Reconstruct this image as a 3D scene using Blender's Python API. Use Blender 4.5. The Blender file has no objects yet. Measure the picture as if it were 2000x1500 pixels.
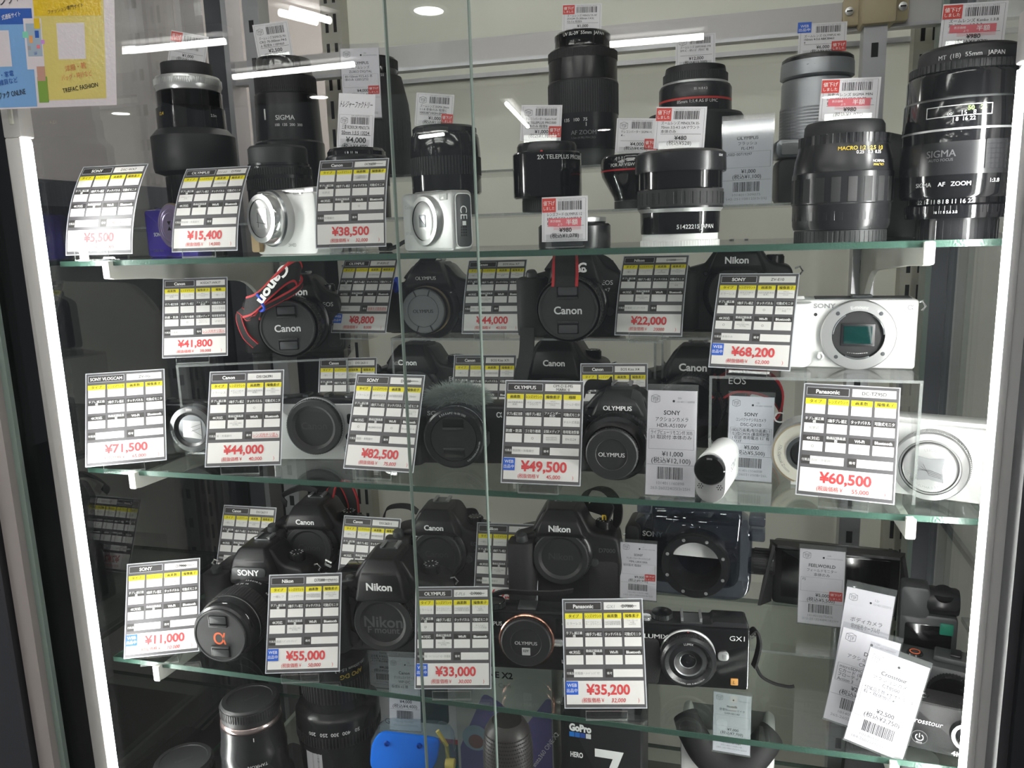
import bpy, bmesh, math, random
import numpy as np
COL = bpy.context.collection
SC = bpy.context.scene
rnd = random.Random(7)
PI = math.pi
# ------------------------------------------------------------------ camera, world, exposure
CAMP = np.array((0.6865, -0.6986, 0.0153))
FOC = 1548.0
_p, _y, _r = 0.18797, 0.26804, -0.03036
FWD = np.array((-math.sin(_y)*math.cos(_p), math.cos(_y)*math.cos(_p), -math.sin(_p)))
_R = np.array((math.cos(_y), math.sin(_y), 0.0)); _U = np.cross(_R, FWD)
RGT = math.cos(_r)*_R + math.sin(_r)*_U
UP = -math.sin(_r)*_R + math.cos(_r)*_U
from mathutils import Matrix, Vector
cam = bpy.data.objects.new('camera', bpy.data.cameras.new('camera')); COL.objects.link(cam)
cam.data.sensor_width = 36.0; cam.data.lens = FOC/2000*36; cam.data.clip_start = 0.02
cam.matrix_world = Matrix(((RGT[0], UP[0], -FWD[0], CAMP[0]), (RGT[1], UP[1], -FWD[1], CAMP[1]), (RGT[2], UP[2], -FWD[2], CAMP[2]), (0, 0, 0, 1)))
SC.camera = cam
w = bpy.data.worlds.new('store_air'); SC.world = w; w.use_nodes = True
w.node_tree.nodes['Background'].inputs[0].default_value = (0.75, 0.8, 0.85, 1)
w.node_tree.nodes['Background'].inputs[1].default_value = 0.20
SC.view_settings.view_transform = 'Standard'; SC.view_settings.look = 'None'; SC.view_settings.gamma = 1
SC.view_settings.use_curve_mapping = False
SC.view_settings.exposure = 0.0
SC.cycles.transparent_max_bounces = 48
LED_POWER, TUBE_POWER, AISLE_FILL_POWER, SPOT_POWER = 105.0, 26.0, 13.0, 45.0

def ray(px, py): return FWD + RGT*(px-1000)/FOC - UP*(py-750)/FOC
def at(px, py, y): d = ray(px, py); return CAMP + d*(y-CAMP[1])/d[1]
def mpp(P): return float((np.asarray(P)-CAMP)@FWD/FOC)
# ------------------------------------------------------------------ materials (all node based)
MATS = {}
def mat(name, col, rough=.5, metal=0., emit=0., bump=0., bscale=900., coat=0., var=0., spec=.5):
    if name in MATS: return MATS[name]
    m = bpy.data.materials.new(name); m.use_nodes = True; MATS[name] = m
    nt = m.node_tree; b = nt.nodes['Principled BSDF']; c = (*col, 1)
    b.inputs['Base Color'].default_value = c; b.inputs['Roughness'].default_value = rough
    b.inputs['Metallic'].default_value = metal; b.inputs['Coat Weight'].default_value = coat
    b.inputs['Specular IOR Level'].default_value = spec
    if emit:
        b.inputs['Emission Color'].default_value = c; b.inputs['Emission Strength'].default_value = emit
    if bump or var:
        tc = nt.nodes.new('ShaderNodeTexCoord'); n = nt.nodes.new('ShaderNodeTexNoise')
        n.inputs['Scale'].default_value = bscale; n.inputs['Detail'].default_value = 3
        nt.links.new(tc.outputs['Object'], n.inputs['Vector'])
        if bump:
            bp = nt.nodes.new('ShaderNodeBump'); bp.inputs['Strength'].default_value = bump; bp.inputs['Distance'].default_value = .0006
            nt.links.new(n.outputs['Fac'], bp.inputs['Height']); nt.links.new(bp.outputs['Normal'], b.inputs['Normal'])
        if var:
            mx = nt.nodes.new('ShaderNodeMixRGB'); mx.blend_type = 'MULTIPLY'; mx.inputs[0].default_value = var; mx.inputs[1].default_value = c
            nt.links.new(n.outputs['Fac'], mx.inputs[2]); nt.links.new(mx.outputs[0], b.inputs['Base Color'])
    return m
def glass(name, tint, f0=.045, rough=0., haze=0., hazecol=(.8, .85, .8)):
    m = bpy.data.materials.new(name); m.use_nodes = True; MATS[name] = m
    nt = m.node_tree; nt.nodes.clear(); N = nt.nodes.new; L = nt.links.new
    lw = N('ShaderNodeLayerWeight'); lw.inputs['Blend'].default_value = .5
    pw = N('ShaderNodeMath'); pw.operation = 'POWER'; pw.inputs[1].default_value = 5
    ma = N('ShaderNodeMath'); ma.operation = 'MULTIPLY_ADD'; ma.inputs[1].default_value = 1-f0; ma.inputs[2].default_value = f0
    L(lw.outputs['Facing'], pw.inputs[0]); L(pw.outputs[0], ma.inputs[0])
    t = N('ShaderNodeBsdfTransparent'); t.inputs[0].default_value = (*tint, 1)
    g = N('ShaderNodeBsdfGlossy'); g.inputs['Roughness'].default_value = rough
    mx = N('ShaderNodeMixShader'); L(ma.outputs[0], mx.inputs[0]); L(g.outputs[0], mx.inputs[2])
    src = t.outputs[0]
    if haze:
        d = N('ShaderNodeBsdfDiffuse'); d.inputs[0].default_value = (*hazecol, 1)
        m2 = N('ShaderNodeMixShader'); m2.inputs[0].default_value = haze; L(t.outputs[0], m2.inputs[1]); L(d.outputs[0], m2.inputs[2]); src = m2.outputs[0]
    L(src, mx.inputs[1]); o = N('ShaderNodeOutputMaterial'); L(mx.outputs[0], o.inputs[0])
    return m
BLK = mat('black_plastic', (.012, .012, .013), .42, bump=.25, bscale=2500)
BLK2 = mat('black_plastic_satin', (.016, .016, .018), .27)
GLS = mat('black_gloss', (.006, .006, .007), .12, coat=.4)
RUB = mat('black_rubber', (.018, .018, .019), .62, bump=.2, bscale=1800)
LEA = mat('black_leatherette', (.016, .016, .017), .5, bump=.9, bscale=1400)
DGR = mat('dark_grey_plastic', (.045, .047, .05), .45)
MGR = mat('grey_plastic', (.16, .165, .17), .45)
CAPB = mat('cap_plastic', (.022, .023, .024), .5, bump=.12, bscale=3000)
PRB = mat('purplish_black', (.02, .012, .016), .28, coat=.2)
SIL = mat('silver_metal', (.66, .66, .66), .3, metal=.75)
SILP = mat('silver_paint', (.56, .56, .56), .35, metal=.6)
CHR = mat('chrome', (.82, .82, .82), .15, metal=.75)
GUN = mat('gunmetal', (.22, .23, .24), .3, metal=.9)
LSIL = mat('lens_silver', (.33, .34, .36), .38, metal=.7)
WHP = mat('white_plastic', (.78, .78, .77), .35)
WHG = mat('white_gloss', (.8, .8, .79), .15, coat=.5)
CRM = mat('cream_plastic', (.72, .68, .6), .4)
TAN = mat('tan_leatherette', (.5, .36, .2), .55, bump=.5, bscale=1200)
PUR = mat('violet_paint', (.075, .05, .42), .25, metal=.3, coat=.5)
PURL = mat('pale_violet_metal', (.55, .45, .7), .3, metal=.8)
GOLDM = mat('champagne_metal', (.6, .48, .33), .3, metal=.8)
COPR = mat('copper_metal', (.6, .3, .22), .18, metal=1)
LNS = mat('lens_glass', (.004, .004, .006), .03, coat=1)
SENS = mat('sensor_green', (.0, .028, .026), .08, coat=1)
INK = mat('ink_black', (.012, .012, .014), .7)
INKG = mat('ink_grey', (.3, .3, .31), .7)
WHI = mat('print_white', (.86, .86, .85), .6)
SILT = mat('silver_lettering', (.6, .6, .6), .4)
DIML = mat('grey_lettering', (.1, .1, .105), .45)
FNT = mat('faint_lettering', (.05, .05, .053), .35)
REDT = mat('ink_red', (.62, .055, .06), .6)
REDS = mat('sticker_red', (.6, .045, .035), .5)
PNK = mat('half_price_stamp', (.72, .16, .19), .6)
REDL = mat('red_line', (.5, .02, .025), .4)
BLUS = mat('sticker_blue', (.018, .11, .58), .5)
YEL = mat('print_yellow', (.78, .68, .012), .6)
CGR = mat('card_grey', (.092, .089, .095), .5)
CDK = mat('card_dark', (.035, .031, .031), .5)
CWH = mat('card_white', (.74, .72, .7), .55)
LAM = mat('laminate_edge', (.6, .62, .66), .3)
TAGW = mat('tag_paper', (.74, .72, .75), .5)
TAGG = mat('tag_paper_cool', (.66, .68, .72), .5)
ORG = mat('alpha_orange', (.68, .12, .03), .5)
AMB = mat('amber_badge', (.55, .27, .07), .4)
GRN = mat('green_sticker', (0., .16, .1), .5)
GRNT = mat('green_lettering', (.3, .7, .1), .5)
YLT = mat('yellow_lettering', (.75, .5, .03), .5)
BLUE_TIE = mat('blue_tie', (.01, .06, .5), .4)
WEB_ = mat('woven_strap', (.014, .014, .015), .75, bump=.8, bscale=700)
REDW = mat('red_strap_edge', (.45, .02, .025), .6)
FUR = mat('grey_fur', (.3, .34, .32), .9)
ALU = mat('aluminium', (.5, .5, .52), .35, metal=.75)
ALUD = mat('aluminium_dark', (.1, .105, .12), .4, metal=.6)
ALUP = mat('pale_aluminium', (.52, .5, .5), .45, metal=.3)
BEI = mat('beige_plastic', (.47, .39, .25), .5)
IVO = mat('ivory_steel', (.55, .53, .46), .45)
IVW = mat('white_bracket', (.66, .66, .6), .4)
FRB = mat('frame_black', (.012, .013, .016), .5)
FRP = mat('frame_pale', (.42, .38, .36), .5)
PANEL = mat('back_panel', (.66, .67, .60), .5, var=.08, bscale=6)
def translucent(m, col, k):
    nt = m.node_tree; b = nt.nodes['Principled BSDF']; t = nt.nodes.new('ShaderNodeBsdfTranslucent'); t.inputs[0].default_value = (*col, 1)
    mx = nt.nodes.new('ShaderNodeMixShader'); mx.inputs[0].default_value = k; o = nt.nodes['Material Output']
    nt.links.new(b.outputs[0], mx.inputs[1]); nt.links.new(t.outputs[0], mx.inputs[2]); nt.links.new(mx.outputs[0], o.inputs[0])
translucent(PANEL, (.85, .86, .77), .26)
LEDM = mat('led_diffuser', (1, 1, .97), .5, emit=LED_POWER)
TUBEM = mat('ceiling_tube', (1, .98, .95), .5, emit=TUBE_POWER)
AISM = mat('aisle_fill_tube', (1, .98, .95), .5, emit=AISLE_FILL_POWER)
SPOTM = mat('ceiling_downlight', (1, .97, .92), .5, emit=SPOT_POWER)
GLF = glass('door_glass', (.965, .975, .97), .04)
GLS_ = glass('shelf_glass', (.965, .982, .972), .045)
GLE = mat('shelf_glass_edge', (.042, .09, .07), .25, bump=.5, bscale=500, spec=.6)
GLEL = mat('glass_edge_light', (.24, .3, .27), .25)
SIDEG = glass('side_glass', (.88, .9, .92), .17)
ACR = glass('acrylic', (.97, .975, .975), .05)
ACRE = glass('acrylic_edge', (.9, .92, .91), .22, .08, .16, (.75, .78, .77))
SLEEVE = glass('tag_sleeve', (.975, .975, .985), .05, .05, .02)
HOUS = glass('smoky_clear_housing', (.52, .56, .66), .10, .02, .12, (.04, .05, .08))
CLRB = glass('clear_case', (.86, .93, .96), .10, .03, .07, (.6, .72, .8))
BLUC = mat('clear_blue_flap', (.01, .16, .75), .12, coat=.6)
# ------------------------------------------------------------------ mesh builder
def tr(x, y, z): T = np.eye(4); T[:3, 3] = x, y, z; return T
def rx(a): c, s = math.cos(a), math.sin(a); T = np.eye(4); T[1:3, 1:3] = (c, -s), (s, c); return T
def ry(a): c, s = math.cos(a), math.sin(a); T = np.eye(4); T[0, 0] = c; T[0, 2] = s; T[2, 0] = -s; T[2, 2] = c; return T
def rz(a): c, s = math.cos(a), math.sin(a); T = np.eye(4); T[:2, :2] = (c, -s), (s, c); return T
def sc(x, y, z): return np.diag((x, y, z, 1.))
YAX = rx(PI/2)          # lathe axis +Z -> -Y (towards the viewer)

class M:
    def __init__(s): s.V = []; s.F = []; s.I = []; s.m = []; s.n = 0
    def add(s, v, f, mt, T=None):
        v = np.asarray(v, float).reshape(-1, 3)
        if T is not None: v = v@T[:3, :3].T+T[:3, 3]
        if mt not in s.m: s.m.append(mt)
        k = s.m.index(mt); n = s.n
        s.V.append(v); s.n += len(v)
        s.F.extend([tuple(i+n for i in q) for q in f]); s.I.extend([k]*len(f))
        return s
    def box(s, x0, x1, y0, y1, z0, z1, mt, T=None):
        v = [(x, y, z) for x in (x0, x1) for y in (y0, y1) for z in (z0, z1)]
        return s.add(v, [(0, 1, 3, 2), (4, 6, 7, 5), (0, 4, 5, 1), (2, 3, 7, 6), (0, 2, 6, 4), (1, 5, 7, 3)], mt, T)
    def lathe(s, prof, mt, n=40, T=None, arc=None):
        """prof: (r, z) or (r, z, material of the band that ends here)"""
        a = np.linspace(0, 2*PI, n, endpoint=False); ca, sa = np.cos(a), np.sin(a); bands = {}
        v = []; 
        for p in prof:
            r = max(p[0], 1e-5); v += list(zip(r*ca, r*sa, [p[1]]*n))
        for i in range(len(prof)-1):
            q = bands.setdefault(prof[i+1][2] if len(prof[i+1]) > 2 else mt, [])
            for j in range(n):
                k = (j+1) % n; q.append((i*n+j, i*n+k, (i+1)*n+k, (i+1)*n+j))
        base = s.n; first = True
        for mm, q in bands.items():
            if first: s.add(v, q, mm, T); first = False
            else:
                if mm not in s.m: s.m.append(mm)
                k = s.m.index(mm); s.F.extend([tuple(i+base for i in f) for f in q]); s.I.extend([k]*len(q))
        return s
    def ribs(s, r, z0, z1, teeth, d, mt, T=None, duty=.5, rin=None):
        rin = rin or r-2*d; a = []; R = []
        for i in range(teeth):
            b = 2*PI*i/teeth; st = 2*PI/teeth
            for t, rr in ((0, r), (duty*.8, r), (duty, r-d), (.96, r-d)): a.append(b+st*t); R.append(rr)
        a = np.array(a); R = np.array(R); n = len(a); v = []
        for rr, z in ((np.full(n, rin), z0), (R, z0), (R, z1), (np.full(n, rin), z1)):
            v += list(zip(rr*np.cos(a), rr*np.sin(a), [z]*n))
        q = [(i*n+j, i*n+(j+1) % n, (i+1)*n+(j+1) % n, (i+1)*n+j) for i in range(3) for j in range(n)]
        return s.add(v, q, mt, T)
    def extr(s, poly, y0, y1, mt, bev=.001, T=None, seg=2, capmat=None):
        """polygon in x,z pushed from y0 (front) to y1 with rounded edges"""
        P = np.array(poly, float)
        if (P[:, 0]*np.roll(P[:, 1], -1)-np.roll(P[:, 0], -1)*P[:, 1]).sum() < 0: P = P[::-1]
        n = len(P); d = np.roll(P, -1, 0)-P; d /= np.maximum(np.linalg.norm(d, axis=1), 1e-9)[:, None]
        nn = np.stack((d[:, 1], -d[:, 0]), 1); k = nn+np.roll(nn, 1, 0); k /= np.maximum((k**2).sum(1), .5)[:, None]; k *= 2
        k = np.clip(k, -1.6, 1.6)
        rows = []
        for i in range(seg+1):
            t = PI/2*i/seg; rows.append((P-k*bev*(1-math.sin(t)), y0+bev*(1-math.cos(t))))
        for i in range(seg+1):
            t = PI/2*(1-i/seg); rows.append((P-k*bev*(1-math.sin(t)), y1-bev*(1-math.cos(t))))
        v = []
        for p, y in rows: v += [(a, y, b) for a, b in p]
        m = len(rows); f = [(i*n+j, (i+1)*n+j, (i+1)*n+(j+1) % n, i*n+(j+1) % n) for i in range(m-1) for j in range(n)]
        s.add(v, f+[tuple(range((m-1)*n+n-1, (m-1)*n-1, -1))]+([] if capmat else [tuple(range(n))]), mt, T)
        if capmat: s.add(v[:n], [tuple(range(n))], capmat, T)
        return s
    def rbox(s, x0, x1, y0, y1, z0, z1, r, mt, bev=.001, T=None, capmat=None):
        return s.extr(rpoly([(x0, z0), (x1, z0), (x1, z1), (x0, z1)], r), y0, y1, mt, bev, T, capmat=capmat)
    def hull(s, pts, mt, bev=.0, T=None, seg=2):
        bm = bmesh.new()
        for p in pts: bm.verts.new(p)
        bmesh.ops.convex_hull(bm, input=bm.verts[:])
        bmesh.ops.delete(bm, geom=[v for v in bm.verts if not v.link_faces], context='VERTS')
        bmesh.ops.dissolve_limit(bm, angle_limit=.02, verts=bm.verts[:], edges=bm.edges[:])
        if bev: bmesh.ops.bevel(bm, geom=bm.edges[:], offset=bev, segments=seg, affect='EDGES', profile=.5, clamp_overlap=True)
        bm.verts.index_update()
        s.add([v.co[:] for v in bm.verts], [tuple(v.index for v in f.verts) for f in bm.faces], mt, T); bm.free()
        return s
    def tube(s, path, r, mt, n=8, T=None, flat=1.):
        P = np.array(path, float); v = []; m = len(P); up = np.array((0, 0, 1.))
        for i in range(m):
            t = P[min(i+1, m-1)]-P[max(i-1, 0)]; t /= np.linalg.norm(t)+1e-9
            a = np.cross(t, up); 
            if np.linalg.norm(a) < .05: a = np.cross(t, (0, 1., 0))
            a /= np.linalg.norm(a); b = np.cross(a, t)
            for j in range(n): th = 2*PI*j/n; v.append(P[i]+r*math.cos(th)*a+r*flat*math.sin(th)*b)
        f = [(i*n+j, i*n+(j+1) % n, (i+1)*n+(j+1) % n, (i+1)*n+j) for i in range(m-1) for j in range(n)]
        return s.add(v, f+[tuple(range(n-1, -1, -1)), tuple(range((m-1)*n, m*n))], mt, T)
    def ribbon(s, path, wid, th, mt, wdir=(0, 0, 1), T=None, edge=None):
        """strap: centre line PATH, band width WID along WDIR (one vector or one per point), thickness TH"""
        P = np.array(path, float); m = len(P); W = np.array(wdir, float)
        if W.ndim == 1: W = np.tile(W, (m, 1))
        t = np.array([P[min(i+1, m-1)]-P[max(i-1, 0)] for i in range(m)]); t /= np.linalg.norm(t, axis=1)[:, None]+1e-9
        W = W/np.linalg.norm(W, axis=1)[:, None]; N = np.cross(t, W); N /= np.linalg.norm(N, axis=1)[:, None]+1e-9
        def band(a, b, th, mt):
            v = []
            for i in range(m):
                for x, y in ((a, -th), (b, -th), (b, th), (a, th)): v.append(P[i]+W[i]*x*wid+N[i]*y/2)
            f = [(i*4+j, i*4+(j+1) % 4, (i+1)*4+(j+1) % 4, (i+1)*4+j) for i in range(m-1) for j in range(4)]
            s.add(v, f+[(3, 2, 1, 0), (m*4-4, m*4-3, m*4-2, m*4-1)], mt, T)
        band(-.5, .5, th, mt)
        if edge is not None: band(-.53, -.42, th*1.3, edge); band(.42, .53, th*1.3, edge)
        return s
    def text(s, t, x, z, h, mt, T=None, w=None, y=0., bold=0., align='c', wrap=None, res=2, maxw=None, shear=0., fn=None):
        """lettering in the x,z plane facing -y; h = height of a capital; wrap = cylinder radius"""
        if not t: return s
        cjk = max(map(ord, t)) >= 1000
        dup = bold >= .01 and (cjk or 'M' in t)
        v, f, bb = glyphs(t, 0. if cjk or 'M' in t else bold, res if cjk else 3)
        if dup:
            y = np.where(np.arange(2*len(v)) < len(v), y, y-2e-5)
            e = bold*(.5 if cjk else 1.); n0 = len(v); v = np.concatenate((v-(e, 0), v+(e, 0))); f = f+[tuple(i+n0 for i in q) for q in f]; bb = (bb[0]-e, bb[1]+e)
        k = h/.727; kx = k
        if w: kx = w/max(bb[1]-bb[0], 1e-6)
        if maxw and kx*(bb[1]-bb[0]) > maxw: kx = maxw/(bb[1]-bb[0])
        x0 = {'c': (bb[0]+bb[1])/2, 'l': bb[0], 'r': bb[1]}[align]
        X = (v[:, 0]-x0)*kx; Z = (v[:, 1]-.364)*k; X = X+Z*shear
        if wrap:
            a = (x+X)/wrap; V = np.stack((wrap*np.sin(a), -wrap*np.cos(a), z+Z), 1)
        elif fn is not None: V = fn(x+X, z+Z, y)
        else: V = np.stack((x+X, np.zeros(len(X))+y, z+Z), 1)
        return s.add(V, f, mt, T)
    def arc(s, t, r, a0, h, mt, T=None, y=0., bold=0., flip=False):
        """lettering along a circle in the x,z plane, centred at angle a0 (0 = top, clockwise)"""
        v, f, bb = glyphs(t, 0. if 'M' in t else bold, 2); k = h/.727; X = (v[:, 0]-(bb[0]+bb[1])/2)*k; Z = (v[:, 1]-.36)*k
        if flip: a = a0-X/r; R = r-Z
        else: a = a0+X/r; R = r+Z
        return s.add(np.stack((R*np.sin(a), np.full(len(a), y), R*np.cos(a)), 1), f, mt, T)
    def rect(s, x0, x1, z0, z1, mt, y=0., T=None, n=1, fn=None):
        zs = np.linspace(z0, z1, n+1); v = []
        for z in zs: v += [(x0, y, z), (x1, y, z)]
        v = np.array(v)
        if fn is not None: v = fn(v[:, 0], v[:, 2], y)
        return s.add(v, [(2*i, 2*i+1, 2*i+3, 2*i+2) for i in range(n)], mt, T)
    def out(s, name, parent=None, T=None, angle=.6, kind=None, label=None):
        me = bpy.data.meshes.new(name); V = np.concatenate(s.V)
        if T is not None: V = V@T[:3, :3].T+T[:3, 3]
        me.from_pydata(V.tolist(), [], s.F)
        for m in s.m: me.materials.append(m)
        me.polygons.foreach_set('material_index', np.array(s.I, dtype=np.int32))
        me.polygons.foreach_set('use_smooth', np.ones(len(s.F), dtype=bool)); me.set_sharp_from_angle(angle=angle); me.update()
        o = bpy.data.objects.new(name, me); COL.objects.link(o)
        if parent is not None: o.parent = parent
        if kind: o['kind'] = kind
        if label: o['label'] = label
        return o

def rpoly(pts, r, n=4):
    out = []; m = len(pts)
    for i in range(m):
        p = np.array(pts[i][:2], float); a = np.array(pts[i-1][:2]); b = np.array(pts[(i+1) % m][:2])
        rr = pts[i][2] if len(pts[i]) > 2 else r
        da = a-p; db = b-p; la, lb = np.linalg.norm(da), np.linalg.norm(db); rr = min(rr, la*.45, lb*.45)
        if rr < 1e-5: out.append(tuple(p)); continue
        A = p+da/la*rr; B = p+db/lb*rr
        for j in range(n+1):
            t = j/n; out.append(tuple((1-t)**2*A+2*t*(1-t)*p+t*t*B))
    return out

_gl = {}; _tc = bpy.data.curves.new('lettering', 'FONT'); _to = bpy.data.objects.new('lettering', _tc); COL.objects.link(_to)
def glyphs(t, bold, res):
    k = (t, bold, res)
    if k not in _gl:
        _tc.body = t; _tc.offset = bold; _tc.resolution_u = res; _tc.space_line = .9
        dg = bpy.context.evaluated_depsgraph_get(); dg.update(); e = _to.evaluated_get(dg); me = e.to_mesh()
        v = np.zeros(len(me.vertices)*3); me.vertices.foreach_get('co', v); v = v.reshape(-1, 3)[:, :2].copy()
        f = [tuple(p.vertices) for p in me.polygons]; e.to_mesh_clear()
        if not len(v): v = np.zeros((1, 2)); f = []
        _gl[k] = (v, f, (v[:, 0].min(), v[:, 0].max()))
    return _gl[k]

def thing(name, label, cat, loc, yaw=0., group=None):
    o = bpy.data.objects.new(name, None); COL.objects.link(o); o.location = [float(c) for c in loc]; o.rotation_euler = (0, 0, yaw); o.empty_display_size = .02
    o['label'] = label; o['category'] = cat
    if group: o['group'] = group
    return o
def tag(o, label, cat, group=None, kind=None):
    if label: o['label'] = label; o['category'] = cat
    if group: o['group'] = group
    if kind: o['kind'] = kind
    return o
Z1, Z2, Z3, Z4 = 0., -.2278, -.458, -.686      # tops of the four glass shelves
TOP = .2625                                     # head of the case
# ------------------------------------------------------------------ the store around the case
def struct(name, m): return tag(m.out(name), None, None, kind='structure')
struct('floor', M().box(-4, 4, -5, 2.2, -1.4, -1.35, mat('store_floor', (.2, .2, .2), .35, var=.1, bscale=3)))
struct('ceiling', M().box(-4, 4, -6, 2.2, 1.2, 1.25, mat('store_ceiling', (.14, .14, .14), .7)))
struct('wall_left', M().box(-1.6, -1.5, -1, 2.2, -1.35, 1.2, mat('store_wall', (.45, .41, .385), .6, var=.1, bscale=4)))
struct('wall_back', M().box(-1.5, 4, 2.1, 2.2, -1.35, 1.2, MATS['store_wall']))
def lamp_at(px, py, zc):
    """where a ceiling lamp hangs whose mirror image the case doors show at this spot"""
    d = ray(px, py); p = CAMP+d*((-.06-CAMP[1])/d[1]); d = d*np.array((1, -1, 1)); return p+d*((zc-p[2])/d[2])
tubes = [((222, 101), (437, 80)), ((455, 150), (690, 125)), ((568, 18), (642, 39)), ((546, 24), (616, 42)), ((1192, 88), (1375, 72)), ((990, 203), (1032, 248)), ((820, 268), (866, 262))]
lt = ['ceiling tube mirrored in the door glass beside the poster', 'ceiling tube mirrored over the tall zoom lens that has a tag on top', 'upper of two slanting ceiling tubes mirrored near the slotted upright', 'lower of two slanting ceiling tubes mirrored near the slotted upright',
      'ceiling tube mirrored beside the tallest lens in the middle', 'short ceiling tube mirrored aslant beside the teleconverter tag', 'short ceiling tube mirrored on the black lens behind the silver compact']
for (a, b), l in zip(tubes, lt):
    A, B = lamp_at(*a, 1.12), lamp_at(*b, 1.12); c = (A+B)/2; dv = (B-A); L = np.linalg.norm(dv)/2; ang = math.atan2(dv[1], dv[0])
    t = thing('ceiling_tube_light', 'white fluorescent '+l, 'ceiling light', c, ang, 'ceiling tubes of the store')
    M().tube([(-L, 0, 0), (L, 0, 0)], .019, TUBEM).out('tube', t); M().box(-L-.02, L+.02, -.06, .06, .04, .08, WHP).out('fixture', t)
for a, l in (((838, 22), 'above the middle of the case'), ((236, 86), 'close to the poster corner'), ((235, 222), 'under the poster corner'), ((622, 190), 'beside the zoom lens with white lettering'), ((1180, 254), 'on the tallest black zoom lens'), ((1622, 190), 'on the silver zoom lens')):
    t = thing('downlight', 'round white ceiling downlight mirrored in the glass '+l, 'ceiling light', lamp_at(*a, 1.19), 0, 'round downlights of the store')
    M().lathe([(0, 0), (.075, 0), (.075, .01)], SPOTM, 24).out('lamp', t); M().lathe([(.075, 0), (.1, -.004), (.1, .01), (.075, .01)], WHP, 24).out('trim_ring', t)
for i, a in enumerate(((-1.2, -.9), (.35, -.75), (1.9, -.9), (-1.2, -1.8), (.35, -1.8), (1.9, -1.8), (-1.2, -2.2), (.35, -2.2), (1.9, -2.2))):  # unseen tubes added over the aisle to brighten the goods and back panel
    t = thing('ceiling_tube_light', 'unseen fluorescent tube added as fill light over the aisle before the case', 'ceiling light', (*a, 1.12), 0, 'added fill tubes over the aisle')
    M().tube([(-.6, 0, 0), (.6, 0, 0)], .03, AISM).out('tube', t); M().box(-.62, .62, -.06, .06, .04, .08, WHP).out('fixture', t)
for a, yy, l in ((-.7, 1.1, 'over the wall beside the case'), (.55, .95, 'over the back of the case'), (.55, 1.5, 'along the rear wall behind the case'), (1.9, 1.1, 'over the end of the case')):  # unseen tubes added behind the case to light the translucent panel through
    t = thing('ceiling_tube_light', 'unseen fluorescent tube added as rear fill '+l, 'ceiling light', (a, yy, 1.12), 0, 'ceiling tubes of the store')
    M().tube([(-.6, 0, 0), (.6, 0, 0)], .03, TUBEM).out('tube', t); M().box(-.62, .62, -.06, .06, .04, .08, WHP).out('fixture', t)
ncab = thing('neighbouring_cabinet', 'dark navy cabinet side standing beyond the case glass under a beige wall', 'cabinet', (-.4, .5, -1.35))
NAVY = mat('navy_laminate', (.007, .008, .014), .4)
M().box(-.2, .2, -.42, .6, 0, 1.42, NAVY).out('carcass', ncab); M().box(-.2, .2, -.42, .6, 1.42, 1.455, ALUD).out('top_board', ncab)
M().rbox(-.2, .12, .6, .62, .3, 1.36, .01, FRB).out('door', ncab)
blk = thing('dark_side_fixture', 'black store fixture running along the outer edge of the pale frame', 'fixture', (-.297, -.06, -1.35))
M().box(-.3, .2455, -.02, .02, 0, 2.2, FRB).out('panel', blk); M().box(.2, .2455, -.024, -.02, 0, 2.2, ALUD).out('edge_strip', blk)
blk = thing('black_end_fixture', 'black store fixture standing past the silver corner post', 'fixture', (1.057, -.06, -1.35))
M().box(-.154, .25, -.02, .02, 0, 2.2, FRB).out('panel', blk); M().box(-.161, -.154, -.012, .02, 0, 2.2, mat('charcoal_strip', (.04, .04, .045), .4)).out('edge_strip', blk)
# back wall behind the case: slotted uprights with pale panels between
bk = thing('backing_panel', 'pale grey-green ribbed panel behind the whole case', 'panel', (.52, .45, -1.0))
m = M(); pts = []
for i in range(60):
    x = -.39+.78*i/59; pts.append((x, .0 if i % 2 else .0012))
v = []
for z in (0, 1.75): v += [(x, y, z) for x, y in pts]
m.add(v, [(i, i+1, 61+i, 60+i) for i in range(59)], PANEL); m.out('ribbed_sheet', bk)
for zz in (1.235, 1.262): M().box(-.39, .39, -.006, .004, zz, zz+.006, ALU).out('cross_strip', bk)
for x, l in ((.122, 'between the dark panel and the pale backing panel'), (.916, 'beside the dark corner post past the white camera')):
    u = thing('slotted_upright', 'ivory upright with twin rows of slots '+l, 'upright', (x, .435, -1.0), 0, 'slotted uprights behind the case')
    M().box(-.016, .016, -.012, .012, 0, 1.75, IVO).out('channel', u)
    m = M()
    for i in range(44):
        for s in (-.0065, .0065): m.box(s-.0024, s+.0024, -.0124, -.011, .03+i*.04, .055+i*.04, INK)
    m.out('slots', u)['kind'] = 'stuff'
dp = thing('dark_backing_panel', 'dark grey panel behind the lens and compact corner, next to the ivory upright', 'panel', (-.08, .46, -1.0))
M().box(-.06, .185, 0, .01, 0, 1.06, mat('dark_panel', (.022, .022, .024), .5)).out('sheet', dp); M().box(-.06, .185, -.004, .014, 1.06, 1.075, ALUD).out('top_edge', dp)
rp = thing('outer_screen', 'grey-green wall sheet seen through the end pane of the case', 'panel', (1.02, .35, -1.0))
M().box(0, .01, -.3, .6, 0, 2.2, mat('screen_grey', (.66, .67, .6), .5, var=.1, bscale=8)).out('sheet', rp); M().box(-.006, 0, -.3, .6, .55, .56, ALUD).out('joint_strip', rp)
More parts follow.
